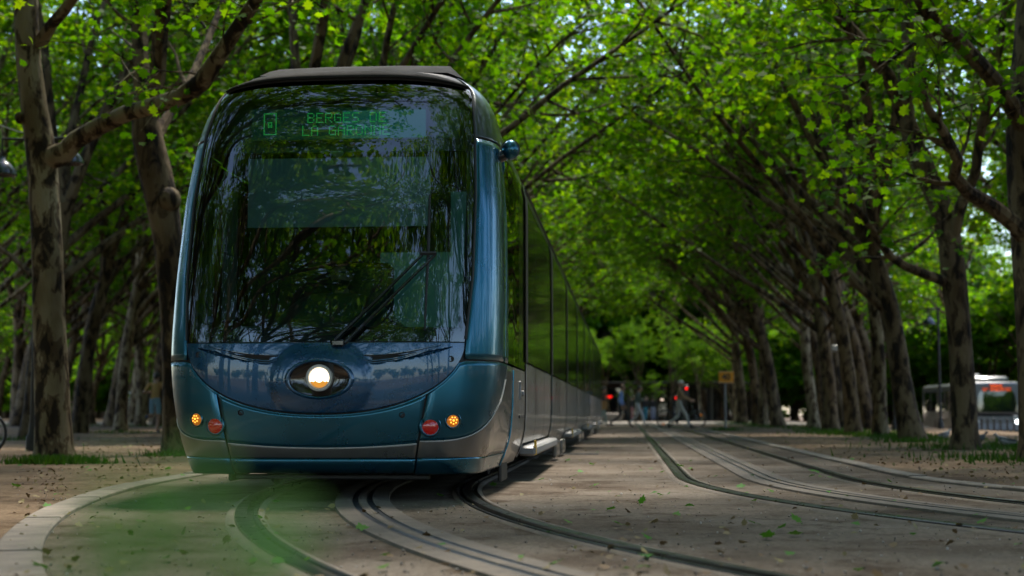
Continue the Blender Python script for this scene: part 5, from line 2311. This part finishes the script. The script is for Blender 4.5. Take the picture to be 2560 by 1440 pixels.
traffic_light(1716, 971, 93, 'traffic light showing red just right of the white cap')
traffic_light(1691, 995, 95, 'lower traffic light showing red just left of the brown jacket')
m = MB()
p = gnd(1530, 1052)
m.box((p.x, 90, .28), (1.5, .5, .55), bev=.06)
tag(m.build('concrete_block', M['kerb']), 'pale concrete block lying before the far pavilion', 'block')


def facade(name, x0, x1, y, h, colr, label, nf, nw):
    root = thing(name, ((x0 + x1) / 2, y + 5, 0), label, 'building')
    m = MB()
    m.box(((x0 + x1) / 2, y + 5, h / 2), (x1 - x0, 10, h))
    m.build('wall', pbr('facade_stone', colr, .85, var=.15, vscale=.6), root, smooth=False)
    m = MB()
    m.box(((x0 + x1) / 2, y + 5, h + .9), (x1 - x0 + .5, 10.5, 1.8), bev=.8)
    m.build('roof', pbr('slate', (.07, .075, .085), .6), root)
    fh = h / nf
    for f in range(nf):
        for k in range(nw):
            x = x0 + (x1 - x0) * (k + .5) / nw
            m = MB()
            m.box((x, y - .02, f * fh + fh * .5), (1.1, .1, fh * .55))
            w = m.build('window', M['blackglass'], root, smooth=False)
            m = MB()
            m.box((x, y - .06, f * fh + fh * .2), (1.4, .22, .12))
            m.build('sill', pbr('sill_stone', (.5, .45, .38), .8) if (f + k) == 0 else bpy.data.materials['sill_stone'], w, smooth=False)


facade('town_house', -74, -45, 142, 13, (.42, .3, .25), 'pinkish stone town house glimpsed through the trunks at the left edge', 4, 9)
facade('town_house', 34, 62, 150, 13, (.36, .31, .25), 'beige stone town house beyond the road on the right', 4, 9)
m = MB()
root = thing('shop_kiosk', (-34.7, 110, 0), 'small dark kiosk with a purple and orange lit sign left of the tram', 'kiosk')
m.box((-34.7, 110, 1.3), (4.0, 2.2, 2.6))
m.box((-34.7, 109.6, 2.66), (4.5, 3.2, .12))
m.build('wall', pbr('kiosk_dark', (.03, .035, .035), .7), root, smooth=False)
p = at(410, 967, 108.7)
for dx, c, w in ((-.2, (.65, .3, 1.0), .22), (.12, (1.0, .25, .03), .4)):
    m = MB()
    m.box((p.x + dx, 108.7, p.z), (w, .08, .3), bev=.02)
    m.build('lit_sign', bpy.data.materials.get('sign_glow') and emis('sign_glow_b', c, .5) or emis('sign_glow', c, .4), root)

# ================================================================== PIGEONS
def pigeon(px, py, rz, label, colr):
    q = gnd(px, py)
    m = MB()
    mats = [pbr('pigeon_plumage', colr, .7), pbr('pigeon_dark', (.04, .045, .05), .6), pbr('pigeon_leg', (.3, .08, .06), .6)]
    rows = []
    prof = [(-.2, .012, .1), (-.13, .035, .105), (-.06, .062, .11), (.02, .07, .125), (.075, .055, .15), (.1, .033, .185), (.115, .026, .21), (.135, .03, .232), (.16, .02, .232), (.18, .006, .226), (.2, .001, .222)]
    ca, sa = math.cos(rz), math.sin(rz)
    T = lambda x, y, z: (q.x + x * ca - y * sa, q.y + x * sa + y * ca, z)
    for x, r, z in prof:
        rows.append([T(x, r * math.cos(2 * math.pi * k / 14), z + r * 1.0 * math.sin(2 * math.pi * k / 14)) for k in range(15)])
    m.grid(rows, 0)
    for s in (-1, 1):
        rows = []
        for i in range(7):
            t = i / 6
            rows.append([T(.07 - .27 * t, s * (.06 + .012 * math.sin(t * 3.1)) * (1 - .45 * t), .15 - .03 * t + (.035 - .05 * v) * (1 - .3 * t)) for v in (0, .5, 1)])
        m.grid(rows, 1)
        m.tube([T(.02, s * .03, .075), T(.01, s * .03, .035), T(.015, s * .03, .003)], .006, 5, 2)
        m.tube([T(.0, s * .03, .004), T(.045, s * .03, .004)], .005, 4, 2)
    o = m.build('pigeon', mats)
    tag(o, label, 'pigeon')


pigeon(2450, 1112, .3, 'dark pigeon at the foot of the sturdy trunk before the bus', (.06, .065, .07))
pigeon(2511, 1120, 2.8, 'grey and white pigeon on the gravel near the right edge', (.3, .3, .3))
pigeon(2364, 1100, .6, 'pale grey pigeon between two right-row trunks', (.22, .23, .24))

# ================================================================== LITTER, GRASS, WEEDS
rl = np.random.default_rng(5)


def flat_leaves(name, pts, size, mat, tilt=.22):
    me = leaves_mesh(name, pts, size, mat, tilt, rl)
    o = bpy.data.objects.new(name, me)
    COL.objects.link(o)
    return o


pts = []
for _ in range(9000):
    d = 5 + 45 * rl.random() ** 1.6
    x = -.44 * d + .73 * d * rl.random()
    kl, kr = -4.3 + max(0, 14 - d) ** 2 / 38, 2.9 + max(0, 14.5 - d) ** 2 / 22
    onbed = kl < x < kr
    if onbed and rl.random() < .87:
        continue
    if onbed and x < -.8 and d > 9.7:
        continue
    pts.append((x, d, .02 + rl.random() * .015 + gz(x, d)))
tag(flat_leaves('leaf_litter', pts, (.012, .055), M['dryleaf'], .4), 'brown crumbled leaf litter strewn over the gravel', 'leaf litter', kind='stuff')
pts = []
for _ in range(220):
    d = 5.5 + 28 * rl.random() ** 1.3
    x = -.44 * d + .73 * d * rl.random()
    if -3.4 < x < -.7 and d > 9.7:
        continue
    pts.append((x, d, .03 + gz(x, d)))
tag(flat_leaves('green_leaf_litter', pts, (.03, .075), M['fallen']), 'small green leaf scraps strewn over ground and track bed', 'leaf litter', kind='stuff')


def gravel():
    n = 2600
    V, Fc = [], []
    for _ in range(n):
        d = 5.1 + 13 * rl.random() ** 1.7
        x = -.44 * d + .73 * d * rl.random()
        if -3.4 < x < -.7 and d > 9.8:
            continue
        r = .0025 + .0075 * rl.random() ** 3
        b_ = len(V)
        a = rl.uniform(0, 6.28)
        zc = .006 + r * .5
        for k in range(4):
            rr = r * rl.uniform(.7, 1.3)
            V.append((x + rr * math.cos(a + 1.57 * k), d + rr * math.sin(a + 1.57 * k), zc))
        V += [(x, d, zc + r * rl.uniform(.5, .9)), (x, d, zc - r)]
        for k in range(4):
            j = (k + 1) % 4
            Fc += [(b_ + k, b_ + j, b_ + 4), (b_ + j, b_ + k, b_ + 5)]
    me = bpy.data.meshes.new('gravel')
    me.from_pydata(V, [], Fc)
    gm = bpy.data.materials.new('gravel_stone')
    gm.use_nodes = True
    nn, ll = gm.node_tree.nodes, gm.node_tree.links
    g_ = nn.new('ShaderNodeNewGeometry')
    r_ = ramp(nn, [(0, (.08, .06, .045)), (.6, (.2, .17, .14)), (.9, (.3, .27, .23)), (1, (.55, .52, .48))])
    ll.new(g_.outputs['Random Per Island'], r_.inputs[0])
    ll.new(r_.outputs[0], nn['Principled BSDF'].inputs['Base Color'])
    nn['Principled BSDF'].inputs['Roughness'].default_value = .8
    me.materials.append(gm)
    o = bpy.data.objects.new('gravel', me)
    COL.objects.link(o)
    tag(o, 'loose grit and pale pebbles scattered over the track bed', 'gravel', kind='stuff')


gravel()


def fallen(px, py, size, tilt, label, mat=None, group=None):
    q = gnd(px, py, .02)
    b = MB()
    r_ = random.Random(int(px * 7 + py))
    az = r_.uniform(0, 6.28)
    rot = Matrix.Rotation(az, 3, 'Z') @ Matrix.Rotation(tilt, 3, 'X')
    V = []
    for v in LEAF:
        w = Vector(v) * size
        w.z += size * .9 * (w.x / size) ** 2 * r_.uniform(.3, .9)
        V.append(rot @ w)
    zmin = min(v.z for v in V)
    cen = Vector((0, .05 * size, -.05 * size))
    V.append(rot @ cen)
    nV = len(V) - 1
    b.add([(q.x + v.x, q.y + v.y, .012 + v.z - zmin) for v in V], [(i, (i + 1) % nV, nV) for i in range(nV)])
    b.tube([Vector((q.x, q.y, .012 - zmin)) + rot @ Vector((0, -.5 * size, .0)), Vector((q.x, q.y, .016 - zmin * .5)) + rot @ Vector((.05 * size, -.95 * size, 0))], .0016, 4)
    o = b.build('fallen_leaf', mat or M['fallen'])
    tag(o, label, 'leaf', group)


fallen(1605, 1258, .075, 1.0, 'bright green leaf standing upright on the bed right of the tram')
fallen(1528, 1272, .07, .35, 'dark green curled leaf left of the upright leaf')
fallen(1352, 1198, .085, .2, 'broad yellowish leaf lying flat beside the tram corner')
fallen(1233, 1212, .08, .35, 'green leaf lying under the right corner of the tram, by the rail')
fallen(1100, 1238, .075, .3, 'green leaf lying in the tram shadow between strip and rail')
fallen(905, 1322, .085, .4, 'green and yellow leaf at the edge of the central power strip')
fallen(690, 1253, .06, .3, 'small green leaf against the left rail of the tram track')
fallen(100, 1418, .075, .4, 'yellow-green leaf beside the left kerb in the bottom corner')
fallen(1990, 1303, .08, .65, 'brightest green leaf of the cluster right of the tracks crossing')
fallen(1988, 1334, .08, .3, 'bluish green flat leaf at the lower end of the right-hand cluster')
fallen(1920, 1342, .085, .5, 'dark green crumpled leaf left of the right-hand cluster')
fallen(1955, 1318, .06, .5, 'small olive leaf in the middle of the right-hand cluster')
fallen(345, 1168, .2, 1.15, 'large grey-green leaf propped upright on the gravel left of the tram', pbr('grey_leaf', (.06, .075, .05), .7))
for px, py, s in ((1540, 1308, .08), (1490, 1212, .07), (1385, 1410, .09), (1440, 1188, .07), (1880, 1305, .06), (1420, 1150, .08), (1478, 1160, .08), (1700, 1165, .1), (1852, 1216, .09), (2040, 1180, .1), (460, 1190, .09), (420, 1172, .09), (40, 1215, .1), (120, 1265, .08)):
    fallen(px, py, s, .3, 'green leaf lying flat and scattered on the ground', None, 'green leaves scattered on the ground')


def blades(name, pts, h, label):
    n = len(pts)
    V = np.zeros((n, 3, 3))
    p = np.asarray(pts, float)
    a = rl.uniform(0, 6.283, n)
    hh = rl.uniform(.4, 1.0, n) * h
    w = .009 + .012 * rl.random(n)
    V[:, 0] = p + np.stack([np.cos(a) * w, np.sin(a) * w, -.01 * np.ones(n)], 1)
    V[:, 1] = p - np.stack([np.cos(a) * w, np.sin(a) * w, .01 * np.ones(n)], 1)
    b_ = rl.uniform(0, 6.283, n)
    l_ = rl.uniform(.1, .6, n) * hh
    V[:, 2] = p + np.stack([np.cos(b_) * l_, np.sin(b_) * l_, hh], 1)
    me = bpy.data.meshes.new(name)
    me.from_pydata(V.reshape(-1, 3).tolist(), [], [(3 * i, 3 * i + 1, 3 * i + 2) for i in range(n)])
    me.materials.append(M['grass'])
    o = bpy.data.objects.new(name, me)
    COL.objects.link(o)
    tag(o, label, 'grass', kind='stuff')


pts = []
for x, y in [(gnd(2414, 1121).x, gnd(2414, 1121).y), (gnd(2560, 1150).x - .2, gnd(2560, 1150).y)] + spots[:12]:
    for _ in range(420):
        r_ = abs(rl.normal(0, .62)) + .12
        a = rl.uniform(0, 6.283)
        pts.append((x + r_ * math.cos(a) * 1.1, y + r_ * math.sin(a) * 1.6, 0))
for _ in range(46):
    y = rl.uniform(18.5, 46)
    cx = rl.normal(6.5, .6) + (.7 if y < 24 else 0)
    for _ in range(60):
        pts.append((cx + rl.normal(0, .3), y + rl.normal(0, .45), 0))
q = gnd(1814, 1076)
for _ in range(300):
    pts.append((q.x + rl.normal(0, .3), q.y + rl.normal(0, .5), 0))
blades('grass', pts, .15, 'ragged green grass round the trunks of the right row')
pts = []
for (px, py), n_, s_ in (((140, 1158), 1100, .26), ((300, 1082), 300, .7), ((82, 1100), 200, .5), ((445, 1140), 250, .3), ((350, 1066), 300, 1.2), ((230, 1062), 300, 1.5), ((60, 1064), 300, 1.2)):
    q = gnd(px, py)
    for _ in range(n_):
        pts.append((q.x + rl.normal(.05, s_), q.y + rl.normal(-.1, s_ * .7), 0))
blades('grass', pts, .13, 'short green grass round the foot of the left trunks')


def sprig(loc, h, n, lsz, label, lean=(0, 0), mat=None):
    root = thing('weed_plant', loc, label, 'weed')
    x, y, z = loc
    rr = random.Random(int(abs(x * 991)))
    m = MB()
    st = [(x + lean[0] * t * t, y + lean[1] * t * t, z + h * t) for t in (0, .2, .4, .6, .8, 1)]
    m.tube(st, [.004, .004, .0035, .003, .0025, .0015], 5)
    m.build('stem', M['grass'], root)
    m = MB()
    for k in range(n):
        t = .15 + .85 * k / n
        p = Vector((x + lean[0] * t * t, y + lean[1] * t * t, z + h * t))
        a = k * 2.4
        L = lsz * rr.uniform(.7, 1.1)
        d = Vector((math.cos(a), math.sin(a), .45)).normalized()
        s = d.cross(Vector((0, 0, 1))).normalized()
        P = []
        for i in range(6):
            u = i / 5
            wd = L * .26 * math.sin(math.pi * min(1, u * .93 + .05)) ** .8
            c = p + d * L * u + Vector((0, 0, -.25 * L * u * u))
            P.append([c - s * wd + Vector((0, 0, .15 * wd)), c, c + s * wd + Vector((0, 0, .15 * wd))])
        m.grid(P)
    m.build('leaves', mat or M['grass'], root)
    return root


q = gnd(208, 1158)
sprig((q.x, q.y, 0), .24, 16, .05, 'small upright weed growing right of the tall left trunk')
q = gnd(188, 1160)
sprig((q.x, q.y, 0), .13, 10, .05, 'low leafy weed pressed against the tall left trunk')


# ---- a tall weed right before the lens, out of focus
def near_weed():
    root = thing('foreground_weed', (-.16, .30, 0), 'tall green weed close to the camera, blurred across the lower left', 'weed')
    mats = leaf_mat('near_leaf', [(.12, .3, .06), (.15, .34, .07)], [(.2, .5, .08), (.22, .5, .1)], .55)
    m = MB()
    m.tube([(-.16, .30, 0), (-.155, .31, .2), (-.148, .33, .38), (-.14, .345, .50)], [.004, .0035, .003, .0015], 6)
    m.build('stem', mats, root)

    def blade(a, b_, wd, nm='leaf'):
        a, b_ = Vector(a), Vector(b_)
        d = b_ - a
        s = d.cross(Vector((0, 1, .3))).normalized()
        P = []
        for i in range(9):
            u = i / 8
            w_ = wd * math.sin(math.pi * min(1, .04 + .93 * u)) ** .8
            c = a + d * u + Vector((0, 0, .12 * d.length * math.sin(math.pi * u)))
            P.append([c - s * w_ + Vector((0, -.1 * w_, 0)), c, c + s * w_ + Vector((0, -.1 * w_, 0))])
        q = MB()
        q.grid(P)
        q.build(nm, mats, root, solid=.0004)
    blade(at(420, 1500, .36), at(225, 1220, .40), .008)
    blade(at(430, 1520, .36), at(520, 1120, .42), .006)
    blade(at(560, 1560, .38), at(775, 1300, .42), .009)
    blade(at(300, 1560, .36), at(150, 1390, .38), .009)


near_weed()
